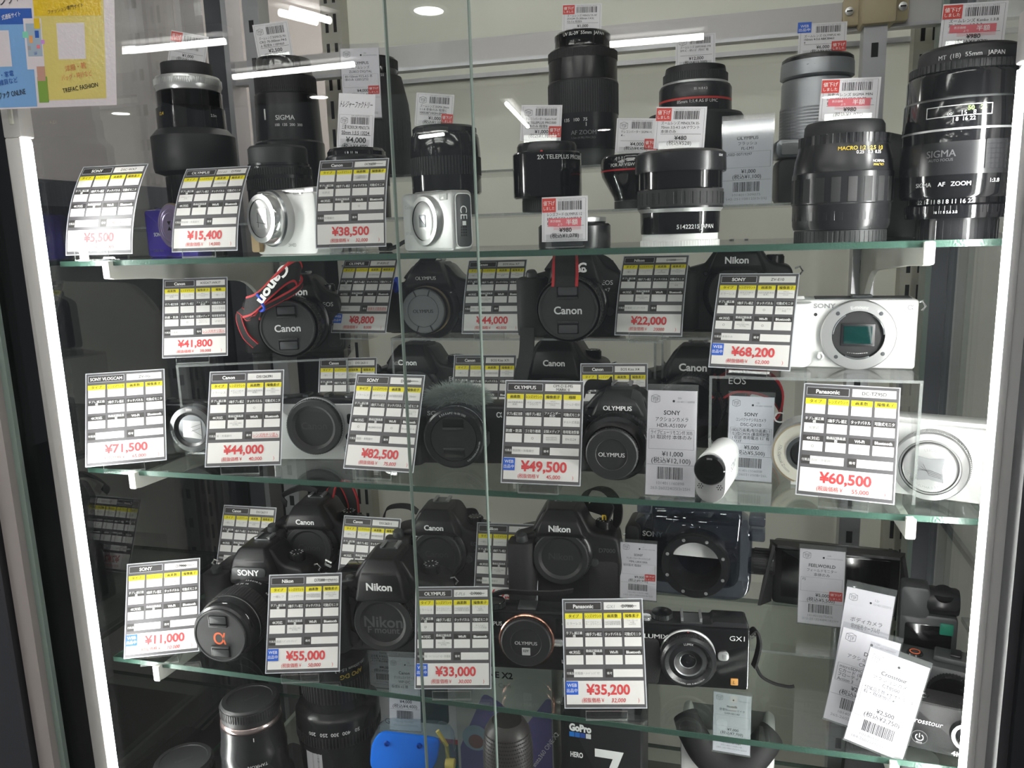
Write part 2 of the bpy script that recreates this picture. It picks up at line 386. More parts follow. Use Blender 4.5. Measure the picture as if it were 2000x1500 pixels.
# ------------------------------------------------------------------ the display case
ZB, ZT = Z4-.09, .62
cs = thing('display_case', 'tall glass showcase with aluminium frame, sliding doors and lit sides holding all the goods', 'showcase', (.45, .15, ZB-.5))
def part(m, name, **k): return m.out(name, cs, tr(-.45, -.15, .5-ZB), **k)
part(M().box(-.051, -.030, -.072, -.062, ZB, ZT, FRP), 'front_frame')
part(M().box(-.030, -.0225, -.064, -.059, ZB, ZT, GLEL), 'glass_channel')
part(M().box(-.066, -.024, -.02, .0, ZB, ZT, FRB), 'front_post')
part(M().box(.8885, .896, -.047, -.012, ZB, ZT, ALUP).box(.898, .9055, -.012, 0, ZB, ZT, ALUP), 'front_post')
part(M().box(-.024, .006, .332, .36, ZB, ZT, ALUD).box(.006, .014, .326, .36, ZB, ZT, ALU), 'corner_post')
part(M().box(.915, .934, .332, .36, ZB, ZT, ALUD).box(.909, .915, .326, .36, ZB, ZT, GLEL).box(.934, .942, .33, .36, ZB, ZT, ALU), 'corner_post')
part(M().box(-.024, .94, .336, .36, .232, .262, ALUP).box(-.024, .94, .333, .336, .230, .234, ALU), 'top_rail')
part(M().box(-.06, .90, -.075, .36, ZB, ZB+.02, FRB), 'base_plate')
part(M().box(-.06, .90, -.075, .36, ZT-.02, ZT, ALUP), 'head_frame')
part(M().box(-.032, -.026, 0, .33, ZB, ZT, SIDEG), 'side_pane')
part(M().box(.934, .939, .005, .33, ZB, ZT, SIDEG).box(.934, .939, .0, .005, ZB, ZT, GLEL), 'side_pane')
for x in (.0643, .8383):
    m = M().box(x-.012, x+.012, .306, .332, ZB, ZT-.1, ALU)
    for i in range(26): m.box(x-.0035, x+.0035, .3055, .307, -.66+i*.0475, -.645+i*.0475, INK)
    part(m, 'slotted_post')
m = M().hull([(.822, .298, .228), (.858, .298, .228), (.822, .298, .276), (.858, .298, .276), (.822, .336, .228), (.858, .336, .228), (.822, .336, .276), (.858, .336, .276)], BEI, .004)
m.rbox(.806, .874, .324, .334, .234, .264, .004, BEI)
part(m, 'post_clamp')
for x in (.8125, .8675): part(M().lathe([(0, .003), (.0045, .002), (.005, 0)], SIL, 12, tr(x, .324, .249)@YAX).box(x-.003, x+.003, .3205, .3215, .2483, .2497, INK), 'screw')
for nm, x0, x1, y in (('sliding_door', -.03, at(935, 500, -.056)[0], -.056), ('sliding_door', at(780, 550, -.066)[0], .905, -.066)):
    part(M().box(x0+.001, x1-.001, y-.0025, y+.0025, ZB+.02, ZT-.02, GLF).box(x0, x0+.001, y-.0025, y+.0025, ZB+.02, ZT-.02, GLEL).box(x1-.001, x1, y-.0025, y+.0025, ZB+.02, ZT-.02, GLEL), nm)
# light bars
for x, s, l in ((.0195, 1, 'beside the dark outer post, shining on the small cards'), (.8825, -1, 'on the silver corner post past the white cameras')):
    t = thing('light_bar', 'white vertical LED light bar '+l, 'light bar', (x, -.041, Z4-.05), 0, 'LED bars at the case front')
    H = .121-Z4+.05
    wd = .018 if s > 0 else .0058
    M().rbox(*sorted((-s*wd, 0)), -.0075, .0075, 0, H, .002, ALUP if s < 0 else mat('bar_ivory', (.55, .52, .5), .4)).out('housing', t)
    M().hull([(s*x_, y_, z_) for x_, y_ in ((0, -.006), (0, .006), (.0025, -.0045), (.0025, .0045)) for z_ in (.01, H-.004)], LEDM).out('diffuser', t)
    M().rbox(*sorted((-s*wd, s*.003)), -.008, .008, H, H+.035, .002, MATS['bar_ivory'] if s > 0 else ALUP).out('end_cap', t)
    if s > 0: M().rbox(-.014, .002, -.008, .009, H+.035, H+.06, .002, MATS['bar_ivory']).rbox(-.008, -.003, -.010, -.006, H+.012, H+.06, .001, IVO).out('socket', t)
# shelves and their brackets
for i, (z, l) in enumerate(((Z1, 'top shelf of the case, carrying the tall lenses'), (Z2, 'second shelf, carrying cameras on clear risers'), (Z3, 'third shelf, carrying the underwater housing and monitor'), (Z4, 'lowest shelf, carrying boxes and big lenses'))):
    t = thing('glass_shelf', 'clear green-edged glass '+l, 'shelf', (.45, .15, z-.0055), 0, 'glass shelves of the case')
    th = .0055; b = .0008
    M().box(-.449, .449, -.149, .149, th-.0003, th, GLS_).box(-.449, .449, -.149, .149, 0, .0003, GLS_).out('pane', t)
    M().box(-.45, .45, -.150, -.149, 0, th, GLE).box(-.45, -.449, -.149, .15, 0, th, GLE).box(.449, .45, -.149, .15, 0, th, GLE).box(-.449, .449, .149, .15, 0, th, GLE).out('ground_edge', t)
    for x, e in ((.0643, 'near the light bar by the dark post'), (.8383, 'near the silver corner post')):
        t = thing('shelf_bracket', 'white bracket under the '+l.split(',')[0].replace(' of the case', '')+' '+e, 'bracket', (x, 0, z-.0055), 0, 'brackets under the glass shelves')
        pr = rpoly([(-.0065, .0045), (-.0065, -.0125, .008), (0, -.0145, .006), (.06, -.017), (.24, -.031, .03), (.275, -.062, .02), (.285, -.075), (.298, -.075), (.306, -.05), (.306, -.0003), (.002, -.0003), (.0005, .0045)], .001)
        M().extr(pr, -.0032, .0032, IVW, .0005, rz(PI/2)).out('arm', t)
        M().rbox(-.0042, .0042, -.0078, -.0055, -.0135, .005, .002, IVW, .0008).out('front_lip', t)
# clear risers standing on the shelves
def riser(x0, x1, y, d, z, top, yaw, label):
    t = thing('acrylic_riser', label, 'riser', ((x0+x1)/2, y, z), yaw, 'clear display risers'); a = (x1-x0)/2; h = top-z; e = .0025
    M().box(-a, a, 0, d, h-e, h, ACR).out('top_plate', t)
    M().box(-a, a, -.0006, .0, h-e, h, ACRE).box(-a, -a+e, 0, .0012, 0, h-e, ACRE).box(a-e, a, 0, .0012, 0, h-e, ACRE).out('front_edge', t)
    for s in (-a, a-e): M().box(s, s+e, .0012, d, 0, h-e, ACR).out('side_leg', t)
    return t
RA, RB, RC, RD = -.121, -.103, -.1175, -.430
RL, RH = .0355, .088
riser(.075, .268, .096, .10, Z2, RA, .37, 'clear acrylic riser turned aslant under the black camera with a red-edged strap')
riser(.30, .612, .172, .12, Z2, RB, .02, 'long clear acrylic riser under the two cameras with big lens caps')
riser(.617, .77, .185, .11, Z2, RB, 0, 'clear acrylic riser under the camera hidden by the 22,000 yen card')
riser(.672, .848, .03, .12, Z2, RC, -.04, 'clear acrylic riser under the white camera showing its sensor')
riser(.10, .86, .12, .17, Z3, RD, 0, 'low wide acrylic riser at the back of the third shelf')
riser(.0, .235, .10, .19, Z1, RL, 0, 'low acrylic riser behind the compact cameras on the top shelf')
riser(.30, .80, .095, .10, Z1, RL, 0, 'low acrylic riser under the teleconverters on the top shelf')
riser(.24, .78, .215, .085, Z1, RH, 0, 'tall acrylic riser at the back of the top shelf')
# poster taped on the door
po = thing('poster', 'glossy blue and yellow shop poster taped on the door glass', 'poster', (.07, -.0625, .2), 0)
def PP(px, py): p = at(px, py, -.0625); return p[0]-.07, p[2]-.2
tl, trr, br_, bl = PP(-40, -60), PP(222, -60), PP(228, 205), PP(-8, 214)
def pmap(x, z, y):      # u 0..1, v 0..1 (top down) on the slightly curled sheet
    u, vv = x, z; A = np.outer(1-u, tl)+np.outer(u, trr); B = np.outer(1-u, bl)+np.outer(u, br_); P = A*(1-vv)[:, None]+B*vv[:, None]
    return np.stack((P[:, 0], np.full(len(u), y), P[:, 1]), 1)
POW = mat('poster_white', (.66, .61, .63), .12, bump=.35, bscale=260); POB = mat('poster_blue', (.19, .38, .66), .12, bump=.35, bscale=260); POD = mat('poster_deep_blue', (.035, .11, .42), .12, bump=.35, bscale=260)
POY = mat('poster_yellow', (.64, .54, .16), .12, bump=.35, bscale=260); POO = mat('poster_gold', (.68, .47, .02), .12, bump=.35, bscale=260); POG = mat('poster_green', (.2, .34, .06), .15); POP = mat('poster_pink', (.5, .28, .22), .15); POL = mat('poster_pale_blue', (.34, .42, .5), .15)
ORT = mat('poster_orange_ink', (.65, .2, .06), .4)
m = M()
def pr(u0, u1, v0, v1, mt, k): m.rect(u0, u1, v0, v1, mt, -.00005*k, n=6, fn=pmap)
def px2uv(px, py):
    P = np.array(PP(px, py)); u, v_ = .5, .5
    for _ in range(12):
        q = pmap(np.array([u]), np.array([v_]), 0.)[0][[0, 2]]; e = P-q
        W_ = np.array(trr)-np.array(tl); H_ = np.array(br_)-np.array(trr); d = np.linalg.solve(np.stack((W_, H_), 1), e); u += d[0]; v_ += d[1]
    return u, v_
pr(0, 1, 0, 1, POW, 0)
def pq(x0, y0, x1, y1, mt, k):
    a, b = px2uv(x0, y0); c, d = px2uv(x1, y1); pr(a, c, b, d, mt, k)
pq(-30, 20, 73, 208, POB, 1); pq(-30, 17, 64, 47, POD, 2); pq(64, -2, 208, 192, POY, 2); pq(64, -2, 198, 30, POO, 3)
pq(110, 45, 168, 115, POW, 3); pq(-30, 60, 24, 130, POW, 2); pq(45, 36, 88, 135, POW, 4); pq(50, 46, 84, 110, POL, 5)
pq(73, 150, 96, 200, POG, 6); pq(72, 130, 90, 158, POP, 7); pq(44, 62, 56, 74, mat('poster_mint', (.2, .6, .42), .2), 6); pq(57, 70, 65, 84, mat('poster_tangerine', (.75, .35, .12), .2), 6)
pq(68, 60, 77, 74, POD, 6); pq(54, 90, 61, 98, INKG, 6); pq(72, 88, 79, 95, PNK, 6); pq(80, 78, 88, 86, mat('poster_mauve', (.55, .25, .6), .2), 6); pq(66, 36, 79, 56, POO, 6)
def pt(t, px, py, hpx, mt, b=0., w=None):
    u, v_ = px2uv(px, py); k = 1/abs(PP(px, py)[1]-PP(px, py+1)[1]); 
    def f(X, Z, y):
        a = .067; ca, sa = math.cos(a), math.sin(a); P = np.array(PP(px, py)); q = np.stack((P[0]+X*ca-Z*sa, np.zeros(len(X))+y, P[1]+X*sa+Z*ca), 1); return q
    m.text(t, 0, 0, hpx/k, mt, y=-.0004, bold=b, fn=f, maxw=w/k if w else None)
pt('TREFAC FASHION', 157, 171, 9, INK, .01, 90); pt('洋服・靴', 148, 131, 10, ORT, .01); pt('バッグ・時計など', 150, 148, 9, ORT, .008, 78); pt('・家電', 15, 145, 9, POD, .01); pt('雑貨など', 17, 159, 9, POD, .01)
pt('ファク ONLINE', 24, 183, 11, INK, .03, 70); pt('式通販サイト', 22, 31, 8, WHI, .01, 50); pt('ファッション専門サイト', 128, 17, 7, INK, .008, 92); pt('オンラインストア', 40, -6, 14, INK, .01)
pt('ш', 70, 103, 7, POD, .0)
o = m.out('poster'); o.location = po.location; tag(o, po['label'], 'poster'); bpy.data.objects.remove(po)
# ------------------------------------------------------------------ spec cards in clear holders
HA = ('タイプ', 'レンズマウント', '画素数', '撮像素子'); HB = ('画素数', 'レンズマウント', '撮像素子', '種類')
H2A = ('手ブレ補正機\n構', '5軸手ブレ補正', 'タッチパネル', '可動式モニタ'); H2B = ('手ブレ補正効果', '5軸手ブレ補正', 'ファインダー\n形式', '可動式モニタ')
H3A = ('4K対応', '動画記録画素\n数', 'Wi-Fi', 'Bluetooth'); H3B = ('防塵・防滴', 'ゴミ取り機構', '記録メディア', '専用電池型番')
CU = ((.035, .245), (.275, .485), (.515, .725), (.755, .965))
def spec_card(pos, yaw, lean, w, brand, model, price, sub, label, hb=False, r1=('',)*4, r2=('',)*4, r3=('',)*4, acc='取説・充電器付', note='', web=False, bend=.0, hand='', strike=False, pfont=.09):
    t = thing('spec_card', label, 'price card', pos, yaw, 'spec cards with prices'); h = 1.29*w
    a = -lean
    def fn(x, z, y):            # x in -.5...5 of the width, z 0..1 up the card; leaning back and curled
        X = x*w; zz = z*h; yy = y-bend*zz*(1-z)
        return np.stack((X, yy*math.cos(a)-zz*math.sin(a), yy*math.sin(a)+zz*math.cos(a)+.006), 1)
    m = M(); L = .00012
    def R(u0, u1, v0, v1, mt, k, n=2): m.rect(u0-.5, u1-.5, 1-v0, 1-v1, mt, -L*k, n=n, fn=fn)
    def Tx(s, u, v, hh, mt, k=4, b=0., wmax=None, al='c', shear=0.):
        if not s: return
        for i, ln in enumerate(s.split('\n')):
            m.text(ln, (u-.5), 1-(v+i*hh*1.25), hh, mt, y=-L*k, bold=b, align=al, fn=lambda x, z, y: fn((x-(u-.5))*1.29+(u-.5), z, y), maxw=(wmax/1.29 if wmax else None), shear=shear)
    R(0, 1, 0, 1, LAM, 0, 10); R(.012, .988, .009, .991, CGR, 1, 10)
    R(.035, .485, .032, .105, LAM, 2); R(.04, .48, .036, .102, CDK, 3); R(.515, .96, .034, .104, CWH, 3)
    Tx(brand, .26, .07, .036, WHI, 5, .03, .40); mod = model.split('\n')
    if len(mod) > 1: Tx(model, .74, .052, .028, INK, 5, .004, .42)
    else:
        Tx(model, .74 if not hand else (.81 if hand[0] != '>' else .70), .07, .03, INK, 5, .006, .40)
        if hand: Tx(hand.strip('>'), .60 if hand[0] != '>' else .88, .074, .032, INKG, 5, .0, .16, shear=.2)
        if strike: R(.72, .92, .068, .072, INK, 5)
    for (v0, v1, v2, names, vals, hd, ink) in ((.135, .187, .272, HB if hb else HA, r1, YEL, INK), (.302, .357, .442, H2B if hb else H2A, r2, CDK, WHI), (.467, .520, .605, H3B if hb else H3A, r3, CDK, WHI)):
        for (u0, u1), nm, vl in zip(CU, names, vals):
            R(u0, u1, v1, v2, CWH, 3); R(u0-.004, u1+.004, v0, v1, hd, 3)
            two = '\n' in nm
            Tx(nm, (u0+u1)/2, (v0+v1)/2-(.012 if two else 0), .025 if not two else .021, ink, 5, .03, .2)
            n = vl.count('\n'); Tx(vl, (u0+u1)/2, (v1+v2)/2-n*.0125, .021 if n == 0 else .016 if n == 1 else .0135, INKG if vl != '○' else INK, 5, .004, .19)
    for u0, u1, u2, nm, vl in ((.035, .125, .475, '付属品', acc), (.515, .605, .965, '備考', '')):
        R(u0-.004, u1, .645, .722, CDK, 3); R(u1, u2, .648, .719, CWH, 3); Tx(nm, (u0+u1)/2, .684, .019, WHI, 5, .01, .085); Tx(vl, u1+.012, .684, .019, INKG, 5, .004, .33, 'l')
    if note:
        Tx(note, .785, .685, .03, REDT, 5, .012, .33); R(.62, .95, .705, .709, REDT, 5)
    R(.03, .97, .752, .962, CWH, 3)
    Tx('¥'+price, .5 if not web else .535, .828, pfont, REDT, 5, .03, .60 if not web else .64); Tx('(税抜価格￥', .35, .925, .034, REDT, 5, .014, .27); Tx(sub, .66, .925, .036, REDT, 5, .01, .19, shear=.15 if strike else 0); Tx(')', .9, .922, .034, REDT, 5)
    m.out('card', t)
    if web:
        s = M(); m = s
        R(.022, .172, .757, .875, BLUS, 6); Tx('WEB', .097, .79, .031, WHI, 8, .006, .13); Tx('出品中', .097, .838, .028, WHI, 8, .01, .13)
        s.out('web_sticker', t)
    # clear holder: base plate, lip and sloping back
    k = M(); hw = .25*w; c, s_ = math.cos(a), math.sin(a)
    k.box(-hw, hw, -.010, .014, 0, .0016, ACR); k.box(-hw, hw, -.0104, -.0100, 0, .010, ACR).box(-hw, hw, -.0104, -.0100, .0096, .010, ACRE).box(-hw, -hw+.0005, -.0108, -.0100, 0, .010, ACRE).box(hw-.0005, hw, -.0108, -.0100, 0, .010, ACRE).box(-hw, hw, -.0112, -.0104, 0, .0016, ACRE)
    k.hull([(x_, y_, z_) for x_ in (-hw, hw) for y_, z_ in ((.002, .0016), (.0035, .0016), (.001+.3*h*-s_, .006+.3*h*c), (.0025+.3*h*-s_, .006+.3*h*c))], ACR)
    k.out('holder', t)
    return t
ML = 'ミラーレス'; ICH = '一眼レフ'; EF = 'キヤノンEFマ\nウント'; PX = '1800万画素(有効\n画素)'; AP = 'APS-C\n22.3mm×14.9mm\nCMOS'; FHD = 'フル\nHD(1920x1080)\n29.97fps'
spec_card((.051, .0, Z1), .06, .43, .080, 'SONY', 'DSC-WX7', '5,500', '5,000', 'bleached spec card beside the violet compact on the top shelf', r1=('', '', '約1620万画素\n(有効画素)', ''), note='液晶キズ', bend=.30, acc='')
spec_card((.157, .03, Z1), .07, .45, .076, 'OLYMPUS', 'D7000', '15,400', '14,000', 'curled grey spec card priced 15,400 yen on the top shelf', r1=('', '', '1600万画素(有効画素)', ''), r2=('CMOSシフト\n方式', '', '', ''), acc='取説無・充電器付', bend=.30, hand='SH-60')
spec_card((.325, .03, Z1), .16, .35, .072, 'Canon', 'IXY650', '38,500', '32,000', 'grey spec card priced 38,500 yen on the top shelf', r1=('', '', '2020万画素(総画素)\n2110万画素(有効画素)', ''), r2=('光学式', '', '', ''), r3=('', '', '○', ''), acc='充電器付', bend=.25, strike=True)
spec_card((.091, .084, RA), .36, .351, .074, 'Canon', 'KISSX7-WKIT', '41,800', '38,000', 'grey spec card priced 41,800 yen on the slanting clear riser', hb=True, r1=('1800万画素(有効\n画素)', 'キヤノンEF-M\nマウント', AP, '一眼レフ'), r2=('', '', '', 'チルト式液晶'), r3=('', '○', 'SDHCカード\nSDカード\nSDXCカード', 'LP-E12'), acc='充電器・ﾚﾝｽﾞ付', note='レンズ内チリ混入')
spec_card((.26, .165, RB), -.071, .46, .075, 'OLYMPUS', 'SP-820UZ', '8,800', '8,000', 'dark spec card priced 8,800 yen on the long clear riser', r1=('', '', '1400万画素(有効画素)', ''), r2=('CMOSシフト\n方式', '', '', ''), acc='本体のみ', note='本体キズ使用感有', web=True, bend=.1)
spec_card((.427, .164, RB), .03, .46, .071, 'Canon', 'EOS Kiss X7', '44,000', '40,000', 'grey spec card priced 44,000 yen on the long clear riser', r1=(ICH, EF, '1800万画素(有効\n画素)', AP), r3=('', FHD, '', ''), acc='取説・充電器付', bend=.2)
spec_card((.605, .152, RB), -.114, .48, .073, 'Nikon', 'DS200', '22,000', '20000', 'curled grey spec card priced 22,000 yen on a clear riser', r1=(ICH, 'ニコンFマウン\nト', '1020万画素(総画\n素)\n1020万画素', AP), r2=('', '', '', 'バリアングル\n液晶'), r3=('', FHD, '', ''), acc='充電器・ﾊﾞｯﾃﾘｰ付き', bend=.25, strike=True)
spec_card((.706, .036, RC), -.203, .457, .072, 'SONY', 'ZV-E10', '68,200', '62,000', 'grey spec card priced 68,200 yen in front of the white camera body', r1=(ML, 'キヤノンEFマ\nウント', '2420万画素(有効\n画素)', AP), r2=('', '', '○', 'バリアングル\n液晶'), r3=('○', FHD, '○', ''), acc='本体のみ', web=True, bend=.12)
spec_card((.237, .160, Z2), .15, .30, .074, 'Canon', 'DS126311', '30,800', '28,000', 'grey spec card half behind the 82,500 yen card', r1=(ICH, EF, PX, AP))
spec_card((.406, .175, Z2), .07, .4, .078, 'Canon', 'EOS Kiss X7i', '39,600', '36,000', 'grey spec card behind the camera with a fur windshield', r1=(ICH, EF, '1800万画素(有効画素)', AP))
spec_card((.569, .142, Z2), .1, .26, .074, 'Canon', 'EOS Kiss X4', '24,200', '22,000', 'grey spec card behind the camera with a peaked finder on the second shelf', r1=(ICH, EF, PX, AP))
spec_card((.050, .003, Z2), .51, .46, .083, 'SONY VLOGCAM', 'ZV-1G', '71,500', '65,000', 'bleached spec card priced 71,500 yen at the shelf corner', acc='')
spec_card((.188, .016, Z2), .274, .41, .082, 'Canon', 'DS126391', '44,000', '40,000', 'grey spec card priced 44,000 yen beside the silver camera with a big round cap', r1=(ML, 'キヤノンEF-M\nマウント', PX, AP), r2=('', '', '○', ''), r3=('', FHD, '', ''), acc='箱・充電器付', note='レンズ内チリ混入')
spec_card((.341, .025, Z2), -.03, .43, .080, 'SONY', 'D7000', '82,500', '75,000', 'grey spec card priced 82,500 yen on the second shelf', r1=(ML, 'αEマウント', '2420万画素(有効画素)', '35mm'), r2=('', '', '', 'バリアングル\n液晶'), r3=('○', '4K(3840×2160)', '○', 'Bluetooth 4.1'), acc='取説・充電器付', strike=True)
spec_card((.517, .009, Z2), .03, .33, .078, 'OLYMPUS', 'OM-D E-M5\nMARK II', '49,500', '45,000', 'grey spec card priced 49,500 yen on the second shelf', hb=True, r1=('2061万画素(有効\n画素)', 'キヤノンEF-M\nマウント', AP, 'ミラーレス一眼ｶﾒﾗ'), r2=('', '', '', 'チルト式液晶'), r3=('', '○', 'microSDHC\nmicroSDXC', 'EN-EL24'), acc='取説無・充電器付', web=True, pfont=.098)
spec_card((.788, .013, Z2), -.18, .435, .080, 'Panasonic', 'DC-TZ95D', '60,500', '55,000', 'grey spec card priced 60,500 yen beside the large white compact', r1=('', '', '2030万画素(総画素)\n2110万画素(有効画素)', ''), r2=('光学式', '', '', ''), r3=('○', '', '○', ''))
spec_card((.080, .141, RD), .036, .40, .078, 'Canon', 'DS126311', '26,400', '24,000', 'grey spec card behind the camera with a long lens and orange letter cap', r1=(ICH, EF, PX, AP))
spec_card((.260, .133, RD), .017, .40, .078, 'Canon', 'DS126311', '27,500', '25,000', 'grey spec card behind the finder of the tilted heavy black camera body', r1=(ICH, EF, '1800万画素(有効画素)', AP))
spec_card((.438, .143, RD), .083, .40, .078, 'Nikon', 'D7000', '49,500', '45,000', 'grey spec card between two black bodies on the third shelf, price half hidden', r1=(ICH, 'ニコンFマウント', '1690万画素(総画素)\n1620万画素(有効画素)', AP), r3=('', FHD, '', ''), acc='取説・充電器付')
spec_card((.063, .006, Z3), .42, .47, .083, 'SONY', 'D7000', '11,000', '10,000', 'bleached spec card priced 11,000 yen on the third shelf', r1=('', '', '1420万画素\n(有効画素)', 'APS-C\n23.5mm×15.6mm\nCCD'), acc='', web=True, strike=True)
spec_card((.244, .007, Z3), .27, .43, .082, 'Nikon', 'D7000', '55,000', '50,000', 'grey spec card priced 55,000 yen on the third shelf', r1=(ICH, 'ニコンFマウント', '2466万画素(総画素)\n2426万画素(有効画素)', 'フルサイズ\n35.9mm×24mm\nCMOS'), r3=('', FHD, '', ''), acc='取説・ﾊﾞｯﾃﾘｰﾁｬｰｼﾞ', web=True, hand='>D610', strike=True)
spec_card((.417, .012, Z3), .22, .37, .081, 'OLYMPUS', 'D7000', '33,000', '30,000', 'grey spec card priced 33,000 yen on the third shelf', r1=(ML, 'マイクロフォー\nサーズマウント', '1720万画素(総画素)\n1605万画素(有効画素)', 'フォーサーズ\n4/3型\nLiveMOS'), r2=('○', '', '', 'チルト&リ\nバース式液晶'), r3=('', FHD, '', ''), acc='箱・ｹｰﾌﾞﾙ･ﾚﾝｽﾞ×2・充電器', web=True, hand='E-PL6', strike=True)
spec_card((.578, .012, Z3), .22, .40, .082, 'Panasonic', 'D7000', '35,200', '32,000', 'grey spec card priced 35,200 yen on the third shelf', r1=(ML, 'マイクロフォー\nサーズマウント', '1660万画素(総画素)\n1600万画素(有効画素)', 'フォーサーズ\n4/3型\nLiveMOS'), acc='充電器・ﾊｰﾄﾞﾚﾝｽﾞ付', web=True, hand='GX1', strike=True)
# ------------------------------------------------------------------ paper price tags
def barcode(m, x0, x1, z0, z1, y, seed, T=None):
    r = random.Random(seed); x = x0; u = (x1-x0)/70
    while x < x1-u*2:
        wd = u*r.choice((1, 1, 1.6, 2.3)); m.rect(x, min(x+wd, x1), z0, z1, INK, y, T); x += wd+u*r.choice((.9, 1, 1.5, 2.))
def cube_logo(m, x, z, s, y):
    for a, b in (((-1, .5), (-1, -.8)), ((1, .5), (1, -.8)), ((0, .2), (0, -1.1)), ((-1, .5), (0, .2)), ((0, .2), (1, .5)), ((-1, -.8), (0, -1.1)), ((0, -1.1), (1, -.8)), ((-1, .5), (0, .85)), ((0, .85), (1, .5))):
        p = np.array(a)*s; q = np.array(b)*s; d = (q-p)/np.linalg.norm(q-p); n_ = np.array((-d[1], d[0]))*s*.07
        m.add([(x+c[0], y, z+c[1]) for c in (p-n_, q-n_, q+n_, p+n_)], [(0, 1, 2, 3)], INKG)
    m.text('T', x-.45*s, z-.28*s, s*.75, INK, y=y, bold=.04, w=s*.55); m.text('F', x+.48*s, z-.28*s, s*.75, INK, y=y, bold=.04, w=s*.45)
TG = 'paper price tags'
def small_tag(px, py, y, wpx, hpx, label, lines, price, tax, red=None, half=False, web=False, yaw=.1, lean=.25, roll=0., logo=True, head=None, zfix=None):
    """tag slip in a small clear clip; px,py: middle of its lower edge"""
    P = at(px, py, y); s = mpp(P); w = wpx*s; h = hpx*s/math.cos(lean-.1)
    if zfix is not None: P[2] = zfix
    t = thing('price_tag', label, 'price tag', P, yaw, TG); T = rx(-lean)@ry(roll)@tr(0, 0, .0006)
    m = M(); m.box(-w/2, w/2, 0, .0005, 0, h, TAGW, T); y1, y2, y3, y4 = -.00008, -.00016, -.00024, -.00032
    zt = .97
    if head: m.text(head, 0, h*.80, h*.10, INK, T, y=y1, bold=.03, w=w*.88, shear=.2); zt = .62
    k = zt/.97
    for a in ((-.46, .46, .03, .035), (-.46, .46, .955*k, .96*k)): m.rect(a[0]*w, a[1]*w, a[2]*h, a[3]*h, INKG, y1, T)
    for a in (-.46, .455): m.rect(a*w, (a+.007)*w, .03*h, .96*k*h, INKG, y1, T)
    bx = -.14 if (logo or red == 'L' or web) else -.4
    barcode(m, bx*w, .38*w, (.70 if not head else .44)*h, (.9 if not head else .57)*h, y1, label, T)
    m.text('104-250712512513620', (bx+.26)*w, (.93 if not head else .595)*h, .032*h, INKG, T, y=y1, w=.5*w)
    if logo and red != 'L' and not web:
        q = M(); cube_logo(q, 0, 0, .09*w, y1); v = np.concatenate(q.V)@T[:3, :3].T+T[:3, 3]+T[:3, 0]*(-.32*w)+T[:3, 2]*(.8*k*h)
        m.add(v, q.F, INKG)
    for i, ln in enumerate(lines): m.text(ln, -.38*w, ((.61 if not head else .385)-i*.1)*h, .066*h, INK, T, y=y1, align='l', bold=.014, maxw=.76*w)
    zl = .345 if len(lines) > 2 or not head else .24
    m.rect(-.38*w, .42*w, zl*h, (zl+.008)*h, INK, y1, T)
    m.text('¥'+price, .02*w, (zl-.085)*h, .1*h, INK, T, y=y3, bold=.014); m.text('(税込¥'+tax+')', .0, (zl-.21)*h, .09*h, INK, T, y=y3, bold=.014, maxw=.72*w)
    m.out('slip', t)
    q = M()
    if half:
        q.rect(-.36*w, .36*w, .34*h, .52*h, PNK, y2, T); q.text('半額', .16*w, .43*h, .1*h, WHI, T, y=y3, bold=.02); q.text('表示価格', -.2*w, .455*h, .045*h, WHI, T, y=y3); q.text('より', -.1*w, .38*h, .045*h, WHI, T, y=y3)
        for zz in (.27, .3, .33): q.rect(-.24*w, .36*w, zz*h, (zz+.008)*h, PNK, y2, T)
        q.out('half_price_stamp', t); q = M()
    if red:
        x0, z0 = {'L': (-.49, .66), 'R': (.2, .1), 'T': (-.49, .66)}[red]
        q.rect(x0*w, (x0+.3)*w, z0*h, (z0+.31)*h, REDS, y3, T); q.text('値下げ', (x0+.15)*w, (z0+.2)*h, .085*h, WHI, T, y=y4, bold=.015, w=.25*w); q.text('しました', (x0+.15)*w, (z0+.085)*h, .065*h, WHI, T, y=y4, bold=.01, w=.24*w)
        q.out('reduced_sticker', t); q = M()
    if web:
        q.rect(-.53*w, -.24*w, .72*h, 1.05*h, BLUS, y3, T); q.text('WEB', -.385*w, .93*h, .085*h, WHI, T, y=y4); q.text('出品中', -.385*w, .81*h, .075*h, WHI, T, y=y4, bold=.01, w=.24*w); q.out('web_sticker', t)
    c = M().box(-w*.4, w*.4, -.0012, -.0006, -.004, h*.16, ACR, T).box(-w*.4, w*.4, .0006, .0012, -.004, h*.3, ACR, T).box(-w*.4, w*.4, -.004, .012, -.0048, -.0038, ACRE)
    c.out('clip', t)
    return t
S_ = 'ズームレンズ'
